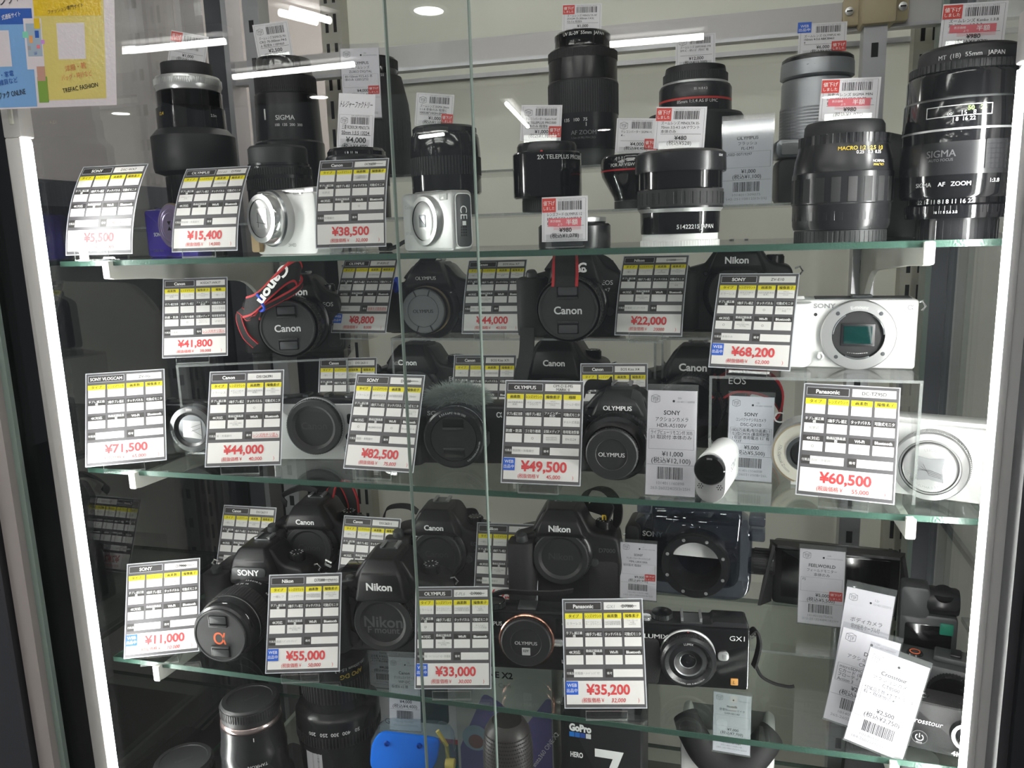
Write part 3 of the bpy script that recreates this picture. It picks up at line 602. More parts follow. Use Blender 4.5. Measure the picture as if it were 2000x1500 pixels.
def tall_tag(px, py, y, wpx, hpx, z, label, brand, kind, model, box, price, tax, code='10r', num='1014011309075', num2='142-251108125I3r25J', red=False, web=False, yaw=.0, lean=.2, roll=0., part_z=None, paper=None):
    """tall slip in a clear sleeve standing on a shelf at height z; px,py: middle of its lower edge"""
    P = at(px, py, y); s = mpp(P); w = wpx*s; h = hpx*s
    if z is not None: P[2] = z
    t = thing('sleeved_price_tag', label, 'price tag', P, yaw, TG); T = ry(roll)@rx(-lean)@tr(0, 0, .001)
    m = M(); pm = paper or TAGW; m.box(-w/2, w/2, 0, .0006, 0, h, pm, T); y1, y2 = -.0001, -.0002
    q = M(); cube_logo(q, 0, 0, .085*w, y1); v = np.concatenate(q.V)@T[:3, :3].T+T[:3, 3]+T[:3, 0]*(-.34*w)+T[:3, 2]*(.925*h)
    if not web: m.add(v, q.F, INKG)
    m.lathe([(0, 0), (.025*w, 0)], INK, 12, T@tr(.03*w, y1, .90*h)@YAX)
    m.text(code, .11*w, .93*h, .022*h, INKG, T, y=y1, align='l'); m.text(num, .09*w, .895*h, .02*h, INKG, T, y=y1, align='l', w=.36*w)
    m.text(brand, 0, .79*h, .042*h, INK, T, y=y1, bold=.014, maxw=.7*w); m.text(kind, 0, .725*h, .034*h, INK, T, y=y1, maxw=.66*w); m.text(model, 0, .668*h, .036*h, INK, T, y=y1, maxw=.6*w)
    for a in ((-.46, .46, .44, .443), (-.46, .46, .627, .63), (-.46, -.452, .44, .63), (.452, .46, .44, .63), (-.48, .48, .29, .294)): m.rect(a[0]*w, a[1]*w, a[2]*h, a[3]*h, INKG, y1, T)
    for i, ln in enumerate(box.split('\n')): m.text(ln, -.42*w, (.6-i*.045)*h, .033*h, INK, T, y=y1, align='l', maxw=.84*w)
    m.text('¥'+price, .03*w, .397*h, .044*h, INK, T, y=y1, bold=.012); m.text('(税込¥'+tax+')', 0, .333*h, .046*h, INK, T, y=y1, bold=.012, maxw=.8*w)
    barcode(m, -.27*w, .27*w, .155*h, .27*h, y1, label, T); m.text(num, 0, .118*h, .028*h, INKG, T, y=y1, w=.56*w); m.text(num2, 0, .07*h, .028*h, INKG, T, y=y1, w=.8*w)
    m.out('slip', t)
    q = M()
    if red:
        q.rect(.18*w, .47*w, .34*h, .46*h, REDS, y2, T); q.text('値下げ', .325*w, .42*h, .026*h, WHI, T, y=-.0003, bold=.015, w=.24*w); q.text('しました', .325*w, .368*h, .02*h, WHI, T, y=-.0003, w=.23*w); q.out('reduced_sticker', t)
    if web:
        q.rect(-.48*w, -.17*w, .86*h, .99*h, BLUS, y2, T); q.text('WEB', -.325*w, .95*h, .028*h, WHI, T, y=-.0003); q.text('出品中', -.325*w, .9*h, .026*h, WHI, T, y=-.0003, w=.25*w); q.out('web_sticker', t)
    M().box(-.52*w, .52*w, -.0011, -.0007, -.0008, h*1.06, SLEEVE, T).box(-.52*w, .52*w, .0009, .0013, -.0008, h*1.06, SLEEVE, T).box(-.52*w, .52*w, -.0011, .0013, -.0012, -.0008, ACRE, T).out('sleeve', t)
    return t
# ------------------------------------------------------------------ cameras
CG = 'second-hand cameras on the shelves'
def spot(px, py, y, lz, lx, L, yaw, zb):
    """base point of a body standing at height zb whose lens front (lx, -L, a) shows at px,py; also a"""
    P = at(px, py, y); a = P[2]-zb; c, s = math.cos(yaw), math.sin(yaw)
    return (P[0]-(c*lx+s*L), P[1]-(s*lx-c*L), zb), a
def lens_cap(par, r, y, T, txt, mt=CAPB, tcol=SILT, style='pinch', th=.10, name='lens_cap', emb=False):
    m = M(); K = T@tr(0, y, 0)
    if style == 'pinch':
        m.lathe([(r*1.0, 0), (r*1.0, .003), (r*.97, .0042), (r*.93, .0042), (r*.92, .0036), (0, .0036)], mt, 56, K@YAX)
        for s in (1, -1):
            a = [(-.36*r, s*.36*r), (.36*r, s*.36*r), (.36*r, s*.8*r), (-.36*r, s*.8*r)]
            m.extr(rpoly(a, .05*r), -.0040, -.001, GLS, .0003, K); m.rbox(-.34*r, .34*r, -.0058, -.003, *sorted((s*.37*r, s*.44*r)), .02*r, mt, .0004, K)
            m.rbox(-.31*r, .31*r, -.0048, -.003, *sorted((s*.5*r, s*.77*r)), .04*r, DGR if mt is CAPB else mt, .0004, K)
        if txt: m.text(txt, 0, 0, r*th*2, tcol, K, y=-.0037, bold=0. if txt == 'α' else .02)
    elif style == 'plain':
        m.lathe([(r, 0), (r, .005), (r*.95, .0062), (r*.62, .0062), (r*.6, .0056), (0, .0056)], mt, 56, K@YAX); m.ribs(r*1.02, .0008, .0042, 60, r*.02, mt, K@YAX)
        if txt: m.text(txt, 0, 0, r*th*2, tcol, K, y=-.0058, bold=.02)
    elif style == 'dish':
        m.lathe([(r, 0), (r, .006), (r*.96, .0072), (r*.8, .0072), (r*.7, .0045), (r*.66, .0045), (0, .0045)], mt, 56, K@YAX); m.ribs(r*1.02, .001, .005, 70, r*.025, mt, K@YAX)
        if txt:
            for i, l in enumerate(txt.split('\n')): m.text(l, 0, r*(.05-.3*i), r*th*(2 if i == 0 else 1.2), tcol, K, y=-.0047, bold=.02)
    return m.out(name, par)
def lens(par, T, y0, segs, cap=None, name='lens', rib=None, marks=()):
    """segs: (radius, length from mount, material) outwards along -y; T puts the axis"""
    m = M(); pr_ = [(0, 0)]
    for s in segs: pr_.append(s)
    m.lathe(pr_, BLK2, 56, T@tr(0, y0, 0)@YAX)
    for (t, r, d, h, a) in marks:
        v, f, bb = glyphs(t, 0, 2); k = h/.727; X = (v[:, 0]-(bb[0]+bb[1])/2)*k; Z = (v[:, 1]-.36)*k; an = a+X/r
        m.add(np.stack((r*1.003*np.sin(an), y0-d+Z, r*1.003*np.cos(an)), 1), f, SILT, T)
    o = m.out(name, par)
    for (r, d0, d1, n, dp, mt) in (rib or ()): M().ribs(r, d0, d1, n, dp, mt, T@tr(0, y0, 0)@YAX).out('focus_ring', o)
    return o
def strap_lug(m, x, y, z, s): m.tube([(x, y, z), (x+s*.005, y-.001, z+.002), (x+s*.008, y-.001, z-.003), (x+s*.005, y, z-.007)], .0011, CHR)
def slr(label, px, py, y, zb, yaw, logo, W=.128, H=.096, D=.052, mx=.006, L=.012, model='', logoh=.0085, cap='dish', captxt='Canon', capr=.031, segs=None, rib=(), marks=(), mt=BLK, captcol=FNT, capth=.13, capmt=CAPB, logomt=WHI, dial=True, badge=None, lensT=None, modelcol=SILT, hump=1., flash=True, name='slr_camera', emblem=None, capstyle=None, S=1.):
    tot = L+(segs[-1][1] if segs else 0); pos, a = spot(px, py, y, 0, mx*S, (D/2+tot)*S, yaw, zb); a /= S; H = max(H, a+.057*hump)
    a_ = a
    t = thing(name, label, 'camera', pos, yaw, CG); t.scale = (S, S, S); hs = H*.77; f = -D/2
    P = [(-W/2, 0, .006), (W/2, 0, .008), (W/2+.001, hs*.6), (W/2-.004, hs-.004, .008), (mx+.034, hs+.001, .006), (mx+.021, H-.003, .006), (mx-.021, H-.003, .006), (mx-.036, hs, .006), (-W/2+.03, hs-.002), (-W/2+.002, hs-.009, .008)]
    m = M().extr(rpoly(P, .003), f, D*.38, mt, .004, seg=3)
    m.extr(rpoly([(-W/2+.004, .004), (mx-.03, .004), (mx-.03, hs*.72), (-W/2+.006, hs*.74)], .004), f-.0006, f+.001, LEA, .0004); m.extr(rpoly([(mx+.032, .006), (W/2-.004, .006), (W/2-.005, hs*.66), (mx+.032, hs*.66)], .005), f-.0006, f+.001, LEA, .0004)
    if model: 
        for i, l in enumerate(model.split('\n')): m.text(l, W/2-.017, hs*.80-i*.008, .0052 if i == 0 else .0042, modelcol, y=f-.0008, bold=.01)
    m.lathe([(0, .0022), (.0022, .002), (.003, 0)], GLS, 12, tr(mx-.034, f-.0005, hs*.86)@YAX)
    strap_lug(m, -W/2, 0, hs*.9, -1); strap_lug(m, W/2, 0, hs*.9, 1)
    b = m.out('body', t)
    g = M().extr(rpoly([(-W/2-.002, -.017, .012), (-W/2+.03, -.016, .012), (-W/2+.034, .01), (-W/2-.001, .012)], .006), -hs*.9, -.003, RUB, .004, tr(0, f, 0)@rx(-PI/2)@sc(1, 1, 1))
    g.out('grip', t)
    w0 = .030*hump; yb = f-.017
    m = M().hull([(mx-w0, yb+.006, a+.024), (mx+w0, yb+.006, a+.024), (mx-w0*.88, yb, a+.031), (mx+w0*.88, yb, a+.031), (mx-w0*.74, yb+.001, H-.012), (mx+w0*.74, yb+.001, H-.012), (mx-w0*.5, yb+.012, H), (mx+w0*.5, yb+.012, H),
                  (mx-w0*1.15, f+.012, a+.022), (mx+w0*1.15, f+.012, a+.022), (mx-w0*.62, .012, H-.001), (mx+w0*.62, .012, H-.001)], mt, .003, seg=3)
    zl = (a+.031+H-.012)/2; m.text(logo, mx, zl, min(logoh, (H-.012-a-.031)*.95), logomt, y=yb-.0006, bold=.03, maxw=w0*1.52)
    m.out('finder_hump', t)
    m = M().box(mx-.009, mx+.009, -.004, .014, H-.001, H+.0006, GUN)
    for s in (-1, 1): m.box(mx+s*.009-.0012, mx+s*.009+.0012, -.004, .014, H, H+.0026, ALU).box(mx+s*.0075-.0015, mx+s*.0075+.0015, -.004, .014, H+.002, H+.0028, ALU)
    m.out('hot_shoe', t)
    if dial:
        m = M().lathe([(0, .011), (.0085, .011), (.0095, .010), (.0095, 0)], BLK2, 32, tr(W/2-.022, 0, hs-.003)); m.ribs(.0102, .001, .009, 36, .0007, BLK2, tr(W/2-.022, 0, hs-.003))
        for i in range(10): an = 2*PI*i/10; m.box(-.0006, .0006, -.0012, .0012, .0111, .0113, SILT, tr(W/2-.022, 0, hs-.003)@rz(an)@tr(0, .007, 0))
        m.out('mode_dial', t)
    M().lathe([(0, .004), (.005, .0035), (.0065, .001), (.007, -.006)], DGR, 20, tr(-W/2+.016, f-.008, hs-.004)@rx(.35)).out('shutter_button', t)
    M().lathe([(.037, 0), (.036, .004), (.033, .0065), (.030, .007), (.030, .004)], BLK2, 56, tr(mx, f, a)@YAX).out('mount_collar', t)
    T = tr(mx, 0, a)@(lensT if lensT is not None else np.eye(4))
    if segs:
        ln = lens(t, T, f-.006, segs, rib=rib, marks=marks)
        if captxt is not None: lens_cap(t, capr, f-.006-segs[-1][1], T, captxt, capmt, captcol, capstyle or 'pinch', capth)
    else: lens_cap(t, capr, f-.006, T, captxt, capmt, captcol, cap, capth, 'body_cap')
    M().lathe([(0, .003), (.0045, .003), (.005, 0)], DGR, 16, tr(mx+.038, f, a-.008)@YAX).out('release_button', t)
    if badge: M().rbox(W/2-.022, W/2-.014, f-.0012, f, .006, .014, .001, badge).out('badge', t)
    return t, a
K1855 = [(.033, .004, BLK2), (.034, .006, BLK2), (.034, .030, BLK2), (.033, .033, BLK2), (.0345, .036, BLK2), (.0345, .052, BLK2), (.0338, .054, BLK2)]
# --- second shelf, on the risers
cd, _ = slr('black camera bound with a red-edged lettered strap behind the 41,800 yen card', 563, 640, .105, RA, .30, 'Canon', W=.117, H=.091, L=.006, segs=K1855, rib=((.0352, .036, .050, 70, .0006, RUB),), capr=.0315, captxt='Canon', captcol=SILT, capth=.13, model='EOS')
m = M()
def arcpath(pts, n=26):
    P = np.array(pts, float); out = []
    for i in range(len(P)-1):
        p0, p1, p2, p3 = P[max(i-1, 0)], P[i], P[i+1], P[min(i+2, len(P)-1)]
        for j in range(n//(len(P)-1)+1):
            t = j/(n//(len(P)-1)+1); out.append(.5*((2*p1)+(p2-p0)*t+(2*p0-5*p1+4*p2-p3)*t*t+(3*p1-p0-3*p2+p3)*t**3))
    out.append(P[-1]); return np.array(out)
cpos = np.array(cd.location); cy_ = cd.rotation_euler[2]
def loc(px, py, y, o):
    d = at(px, py, y)-np.array(o.location); c, s = math.cos(-o.rotation_euler[2]), math.sin(-o.rotation_euler[2]); return np.array((c*d[0]-s*d[1], s*d[0]+c*d[1], d[2]))
ST = lambda pts, o: arcpath([loc(*p, o) for p in pts], 40)
m.ribbon(ST([(478, 600, .075), (498, 592, .07), (530, 562, .065), (560, 535, .07), (578, 528, .085), (584, 542, .095), (572, 560, .10), (545, 575, .10), (510, 604, .09)], cd), .030, .0018, WEB_, (.35, -.5, .8), edge=REDW)
m.ribbon(ST([(505, 600, .08), (490, 622, .085), (478, 612, .09), (468, 606, .095), (468, 625, .10), (480, 655, .11), (500, 675, .115)], cd), .012, .0016, WEB_, (.6, -.5, .4), edge=REDW)
m.ribbon(ST([(508, 604, .085), (540, 588, .09), (575, 568, .098), (590, 552, .11), (584, 540, .118)], cd), .010, .0016, WEB_, (.2, -.7, .6), edge=REDW)
p0 = loc(536, 556, .0605, cd)
def sf(x, z, y): 
    ux = np.array((-.62, .0, -.78)); uz = np.array((.66, -.30, -.52)); ux = ux-0; return p0+np.outer(x, ux)+np.outer(z, uz)+np.array((0, -.003, 0))
m.text('Canon', 0, 0, .0125, WHI, fn=sf, bold=.04, w=.05)
m.out('strap', cd)
M().tube(ST([(503, 575, .062), (512, 592, .06), (516, 604, .066), (508, 606, .08), (500, 590, .085), (503, 575, .062)], cd), .0016, BLUE_TIE, 6).out('cable_tie', cd)
# bridge camera
ce, _ = slr('dark plum bridge camera with a grey round cap behind the 8,800 yen card', 829, 607, .185, RB, .06, 'OLYMPUS', W=.112, H=.082, D=.05, mx=.002, L=.006, mt=PRB, segs=[(.028, .004, PRB), (.029, .012, PRB), (.0275, .014, GOLDM), (.028, .016, PRB), (.028, .022, PRB)], capr=.0262, captxt=None, logoh=.0043, dial=False, name='bridge_camera')
f = -.025-.006-.022; T = tr(.002, f, _)
m = M().lathe([(.0265, 0), (.0265, .004), (.0255, .005), (.0195, .005), (.019, .0042), (.0185, .005), (0, .005)], MGR, 56, T@YAX).text('OLYMPUS', 0, 0, .0042, INK, T, y=-.0052, bold=.03)
for a in (20, 155, 200, 335): m.box(-.0007, .0007, -.0053, -.004, .019, .026, INK, T@ry(math.radians(a)))
m.out('lens_cap', ce)
M().ribbon(ST([(700, 610, .215), (738, 612, .205), (775, 575, .20), (805, 530, .20), (825, 510, .21), (850, 508, .22)], ce), .020, .0015, mat('plum_strap', (.03, .02, .024), .7), (.5, -.3, .6)).out('strap', ce)
M().tube(ST([(770, 552, .195), (776, 545, .19), (780, 556, .19), (774, 568, .195), (770, 552, .195)], ce), .003, BLUE_TIE, 6).out('cable_tie', ce)
cf, af = slr('black camera with a striped strap band over its lens behind the tagged hood', 1110, 605, .12, RB, .05, 'Canon', W=.117, H=.1, L=.006, segs=K1855, rib=((.0352, .036, .050, 70, .0006, RUB),), capr=.0315, captxt='Canon', captcol=SILT, capth=.13, model='EOS\n×7', logoh=.0075)
m = M().ribbon(ST([(1104, 498, .17), (1104, 510, .135), (1104, 535, .118), (1103, 560, .113)], cf), .026, .0016, WEB_, (1, 0, 0), edge=REDW)
m.ribbon(ST([(1030, 640, .16), (1028, 690, .15), (1020, 725, .148), (1012, 770, .15)], cf), .018, .0015, WEB_, (1, -.3, 0))
m.ribbon(ST([(1150, 500, .19), (1185, 515, .19), (1205, 545, .19), (1200, 575, .185)], cf), .014, .0015, WEB_, (.5, -.2, .7))
p1 = loc(1137, 522, .13, cf); m.text('C', p1[0], p1[2], .010, WHI, y=p1[1], bold=.03)
m.out('strap', cf)
M().rbox(-.013, .013, -.0512, -.045, .066, .071, .002, REDW).out('strap_hem', cf)
slr('black camera body peeking out behind the 22,000 and 68,200 yen cards', 1438, 575, .215, RB, -.05, 'Nikon', W=.135, H=.1, captxt='Nikon', captcol=FNT, model='', capr=.031, badge=REDL, logoh=.0074)
# --- white mirrorless body
def box_cam(name, label, px, py, y, zb, yaw, W, H, D, mx, L, mt, r=.006, top=None, topmt=None, bev=.003):
    pos, a = spot(px, py, y, 0, mx, D/2+L, yaw, zb); t = thing(name, label, 'camera', pos, yaw, CG)
    m = M().rbox(-W/2, W/2, -D/2, D/2, 0, H, r, mt, bev); 
    return t, a, m
t, a, m = box_cam('mirrorless_camera', 'white camera body with an open mount and bare green sensor', 1676, 655, .080, RC, -.06, .115, .064, .036, .008, .004, WHP, .004)
f = -.018; m.text('SONY', -.0215, .0582, .0042, INKG, y=f-.0004, bold=.03, w=.019); m.text('α', .0505, .0575, .006, INKG, y=f-.0004); m.lathe([(0, .0006), (.0016, .0004)], INK, 12, tr(-.029, f, .050)@YAX); m.out('body', t)
M().extr(rpoly([(-.058, -.017, .006), (-.036, -.017, .006), (-.030, .004), (-.058, .004)], .004), -.062, -.002, WHP, .003, tr(0, f, 0)@rx(-PI/2)).lathe([(0, .003), (.0075, .0028), (.0085, 0)], WHP, 24, tr(-.047, -.010, .064)).out('grip', t)
M().box(-.03, .052, -.014, .012, .0635, .0648, DGR).box(.002, .02, -.008, .01, .0645, .0665, GUN).out('top_plate', t)
T = tr(.008, f, a)
M().lathe([(.0325, 0), (.0325, .0035, GUN), (.0315, .005), (.0225, .0052), (.0225, .0004)], SIL, 64, T@YAX).arc('E-mount', .0262, 0, .0032, WHI, T, y=-.0054, bold=.02).out('mount_ring', t)
m = M()
for an in (42, 128, 222, 318): m.lathe([(0, .0007), (.0017, .0006), (.0019, 0)], GUN, 12, T@ry(math.radians(an))@tr(0, -.005, .027)@YAX)
m.lathe([(0, .0006), (.0012, .0004)], WHI, 12, T@ry(math.radians(36))@tr(0, -.005, .0275)@YAX); m.out('screw', t)
m = M().lathe([(.0225, .0035), (.0215, .0006), (0, .0006)], BLK, 48, T@YAX)
for an in (60, 180, 300): m.extr([(.021*math.sin(math.radians(q)), .021*math.cos(math.radians(q))) for q in range(an-28, an+29, 8)]+[(.0228*math.sin(math.radians(q)), .0228*math.cos(math.radians(q))) for q in range(an+28, an-29, -8)], -.0045, -.0025, GUN, .0002, T)
for i in range(10): m.lathe([(0, .0004), (.0004, .0003)], CHR, 6, T@tr(-.008+i*.0018, -.0008, -.0165-.0008*math.sin(PI*i/9))@YAX)
m.out('mount_well', t)
M().rbox(-.0145, .0145, -.001, .001, -.0105, .0105, .001, BLK2, .0004, T@tr(0, -.0005, 0)).rbox(-.0122, .0122, -.0014, -.0009, -.0082, .0082, .0005, SENS, .0001, T@tr(0, -.0005, 0)).out('sensor', t)
M().rbox(-.0265, -.0215, f-.004, f, a-.024, a-.016, .002, WHP).lathe([(.0035, 0), (.0035, .001), (.0025, .0014), (.0025, 0)], SIL, 16, tr(-.024, f-.004, a-.02)@YAX).out('release_button', t)
m = M(); strap_lug(m, .0575, 0, .059, 1); m.out('strap_lug', t)
# --- second shelf, standing on the glass
slr('black camera body between the fur windshield and the half-hidden card of the second shelf', 802, 768, .20, Z2, .02, 'Canon', S=1.04, W=.129, H=.107, mx=-.004, model='EOS', logoh=.0064, captxt='Canon')
cj, _ = slr('black camera body under the striped strap, white lettering over the 49,500 yen card', 1085, 784, .225, Z2, .02, 'Canon', S=1.08, W=.13, H=.108, model='', logoh=.0068, captxt='Canon')
ck, _ = slr('black camera with a bare lens behind the long white-lettered paper tag', 1345, 800, .135, Z2, -.08, 'Canon', W=.125, H=.116, L=.006, segs=[(.033, .004, BLK2), (.0335, .03, BLK2), (.034, .034, GUN), (.034, .05, BLK2), (.031, .051, GLS), (.022, .046, GLS), (0, .043, LNS)], rib=((.0346, .008, .028, 64, .0007, RUB),), captxt=None, logoh=.0082)
# compact with big lens (black)
DKM = mat('dark_metal', (.09, .092, .095), .32, metal=.6)
t, a, m = box_cam('compact_camera', 'black compact camera between two cards at the shelf corner', 372, 840, .045, Z2, .12, .105, .060, .030, .006, .022, BLK2, .006)
f = -.015; m.lathe([(0, .0008), (.0025, .0006)], GLS, 12, tr(-.03, f, .05)@YAX); m.out('body', t); T = tr(.006, f, a)
M().lathe([(.0285, 0), (.0285, .006, BLK2), (.0275, .008, BLK2), (.027, .018, DKM), (.0262, .0205, GUN), (.0205, .0215, DKM), (.0195, .0195, BLK2), (.0165, .018, BLK2)], GUN, 64, T@YAX).arc('1.8-2.8/9.4-25.7', .0235, PI*.62, .0022, WHI, T, y=-.0215, flip=True).arc('Vario-Sonnar', .0235, -PI*.62, .0022, WHI, T, y=-.0215, flip=True).arc('ZEISS', .0235, 0, .0024, WHI, T, y=-.0215).out('lens', t)
m = M().lathe([(0, .018), (.017, .018)], GUN, 48, T@YAX); 
m.extr(rpoly([(-.012, -.009), (.011, -.0115), (.0115, .009), (-.010, .0105)], .001), -.0186, -.017, SILP, .0002, T)
for q in ((-.011, -.001, .011, .006), (-.0105, -.0055, .0105, .0015), (-.004, .001, .011, -.007)): d = np.array((q[2]-q[0], q[3]-q[1])); n_ = np.array((-d[1], d[0]))/np.linalg.norm(d)*.00015; m.add([(q[0]-n_[0], -.0188, q[1]-n_[1]), (q[2]-n_[0], -.0188, q[3]-n_[1]), (q[2]+n_[0], -.0188, q[3]+n_[1]), (q[0]+n_[0], -.0188, q[1]+n_[1])], [(0, 1, 2, 3)], INK, T)
m.out('lens_shutter', t)
M().rbox(-.035, .02, -.008, .008, .059, .062, .002, BLK).lathe([(0, .004), (.005, .0035), (.006, 0)], DGR, 20, tr(-.036, 0, .061)).out('top_controls', t)
# silver mirrorless with big cap
t, a, m = box_cam('mirrorless_camera', 'silver camera with a large black body cap between two spec cards', 612, 835, .06, Z2, .15, .108, .066, .030, .001, .011, SILP, .004)
f = -.015; m.text('EOS', .037, .013, .0058, INKG, y=f-.0004, bold=.01); m.rbox(.036, .042, f-.001, f+.001, .041, .053, .003, GLS); m.out('body', t)
m = M().extr(rpoly([(-.055, .061), (.055, .061), (.055, .068, .004), (.02, .071), (-.02, .071), (-.055, .068, .004)], .002), -.0145, .016, BLK2, .001)
for s in (-1, 1): m.box(s*.012-.003, s*.012+.003, -.009, .008, .070, .0735, GUN)
m.lathe([(.006, 0), (.006, .004), (0, .0045)], GUN, 20, tr(-.04, -.004, .068)).lathe([(.008, 0), (.008, .003), (0, .0035)], GUN, 24, tr(.038, 0, .068)); strap_lug(m, -.054, -.006, .066, -1); m.out('top_plate', t)
M().extr(rpoly([(.036, .0), (.055, .0, .004), (.055, .062), (.047, .062)], .001), f-.0008, f+.001, SILP, .0004).out('side_grip', t)
lens_cap(t, .031, f-.004, tr(.001, 0, a), 'Canon', CAPB, FNT, 'dish', .13, 'body_cap'); M().lathe([(.0325, 0), (.0325, .004), (.03, .0045)], ALU, 56, tr(.001, f, a)@YAX).out('mount_ring', t)
M().lathe([(0, .003), (.0045, .0028), (.005, 0)], GLS, 20, tr(.0385, f, a-.013)@YAX).out('release_button', t)
# black mirrorless with fur windshield
t, a, m = box_cam('mirrorless_camera', 'black camera wearing a grey fur windshield beside the 82,500 yen card', 885, 858, .05, Z2, .13, .115, .064, .038, .006, .032, BLK, .004)
f = -.019; m.text('SONY', -.017, .0565, .0048, SILT, y=f-.0004, bold=.03, w=.022); m.text('α', .050, .0555, .0075, SILT, y=f-.0004, bold=.01); m.out('body', t)
M().extr(rpoly([(-.058, -.017, .006), (-.034, -.017, .006), (-.028, .004), (-.058, .004)], .004), -.062, -.002, RUB, .003, tr(0, f, 0)@rx(-PI/2)).out('grip', t)
T = tr(.006, 0, a); lens(t, T, f, [(.0325, .001, BLK2), (.0325, .010, BLK2), (.0318, .011, BLK2), (.0322, .016, BLK2), (.0315, .0165, GUN), (.032, .028, BLK2), (.030, .030, BLK2), (.0245, .0305, BLK2), (.024, .028, BLK2)], rib=((.0328, .019, .0265, 90, .0004, BLK),))
m = M().lathe([(0, .0295), (.0238, .0295), (.0238, .027)], CAPB, 56, T@tr(0, f, 0)@YAX).arc('E 3.5-5.6/PZ 16-50 OSS', .0275, .0, .0022, SILT, T, y=f-.0306).arc('0.25m/0.82ft-0.30m/0.98ft', .0275, PI*.68, .0018, SILT, T, y=f-.0306, flip=True).text('SONY', 0, 0, .0045, FNT, T, y=f-.0297, w=.015)
for s in (1, -1): m.rbox(-.011, .011, f-.0302, f-.029, *sorted((s*.009, s*.0205)), .002, GLS, .0003, T).rbox(-.011, .011, f-.0315, f-.0295, *sorted((s*.0095, s*.012)), .001, DGR, .0004, T)
m.out('lens_cap', t)
M().rbox(.0295, .034, f-.018, f-.004, -.012, .002, .002, DGR, .001, T).out('zoom_lever', t)
m = M(); r_ = random.Random(3); v = []; fc = []
for i in range(5200):
    th, ph = r_.random()*2*PI, math.acos(1-1.15*r_.random()); d = np.array((math.sin(ph)*math.cos(th), math.sin(ph)*math.sin(th), math.cos(ph)))
    p = np.array((.002, -.002, .066))+d*np.array((.028, .014, .012)); k = d*np.array((1, .8, .6))+np.array((r_.uniform(-.6, .6), r_.uniform(-.6, .6), r_.uniform(-.5, .4))); k = k/np.linalg.norm(k)*r_.uniform(.007, .017); s_ = np.cross(k, (r_.uniform(-1, 1), 1, r_.uniform(-1, 1))); s_ = s_/np.linalg.norm(s_)*.00022; b = p+k*.55+np.array((0, 0, .0006)); n_ = len(v); v += [p-s_, p+s_, b+s_*.7, b-s_*.7, p+k-np.array((0, 0, .0012))]; fc += [(n_, n_+1, n_+2, n_+3), (n_+3, n_+2, n_+4)]
mf = M(); mf.add(v, fc, FUR); mf.lathe([(.001, .009), (.6, .0072), (.95, .002), (1, -.001)], FUR, 24, tr(.002, -.002, .066)@sc(.028, .014, 1)); mf.out('fur_windshield', t)['kind'] = 'stuff'
# peaked finder camera
co, ao = slr('black camera with a peaked finder and flap beside the 49,500 yen card', 1196, 885, .02, Z2, .0, 'OLYMPUS', W=.122, H=.084, D=.036, mx=.004, L=.006, segs=[(.030, .003, GLS), (.031, .012, GLS), (.0325, .022, GLS), (.0335, .026, CHR), (.0325, .027, GLS), (.031, .030, GLS), (.027, .031, BLK2), (.026, .045, GLS), (.0265, .047, CHR), (.0262, .048, GLS)], rib=((.0318, .004, .014, 60, .0005, RUB),), capr=.0245, captxt='OLYMPUS', captcol=SILT, capth=.085, logoh=.0047, dial=False, capstyle='plain', hump=.9, name='peaked_finder_camera')
M().extr(rpoly([(.014, .066), (.03, .058), (.034, .062), (.026, .088), (.018, .091)], .003), -.030, -.027, RUB, .001).out('side_flap', co)
M().text('OM-D', -.034, .058, .0052, SILT, y=-.0187, bold=.01).out('emblem', co)
M().ribbon(ST([(1140, 770, .095), (1150, 752, .09), (1185, 752, .095), (1195, 745, .10)], co), .012, .0015, WEB_, (0, -.4, 1)).out('strap', co)
# white large compact, turned
t, a, m = box_cam('compact_camera', 'large white compact camera with a silver lens beside the light bar', 1815, 916, .026, Z2, -.30, .112, .067, .034, .008, .022, WHG, .006)
f = -.017; m.lathe([(0, .0008), (.0025, .0006)], GLS, 12, tr(-.032, f, .055)@YAX); m.text('L', .049, .034, .006, INKG, y=f-.0004, shear=.3); m.out('body', t); T = tr(.008, f, a)
M().lathe([(.0305, 0), (.0305, .014, SILP), (.0295, .0165, SIL), (.0245, .0185, SIL), (.024, .0175, BLK2), (.0225, .0175, SIL), (.022, .0165, BLK2), (.021, .0205, SIL), (.0195, .0215, SIL), (0, .0215, SIL)], SILP, 72, T@YAX).arc('LEICA', .0165, 0, .0026, INKG, T, y=-.0218).arc('DC VARIO-ELMAR 1:3.3-6.4/4.3-129', .0168, PI, .0022, INKG, T, y=-.0218, flip=True).out('lens', t)
M().ribs(.0312, .003, .012, 110, .0005, SILP, T@YAX).out('control_ring', t)
m = M().extr(rpoly([(-.0105, -.011), (0, -.0092), (.0115, -.0115), (.0098, 0), (.0115, .0105), (0, .0088), (-.0108, .0108), (-.0092, 0)], .001), -.0222, -.021, MGR, .0002, T)
for i in range(4): m.tube([(-.0095+.0015*i, -.0224, -.002+.002*i), (0, -.0224, -.001-.0015*i), (.0098, -.0224, -.004-.0012*i)], .00012, INK, 4, T)
m.out('lens_shutter', t)
M().rbox(-.03, .05, -.013, .012, .066, .071, .003, WHG).out('top_hump', t); M().lathe([(.0095, 0), (.0095, .005), (.009, .006), (0, .006)], MGR, 28, tr(-.043, -.003, .066)).ribs(.0101, .0005, .0045, 40, .0006, MGR, tr(-.043, -.003, .066)).out('mode_dial', t)
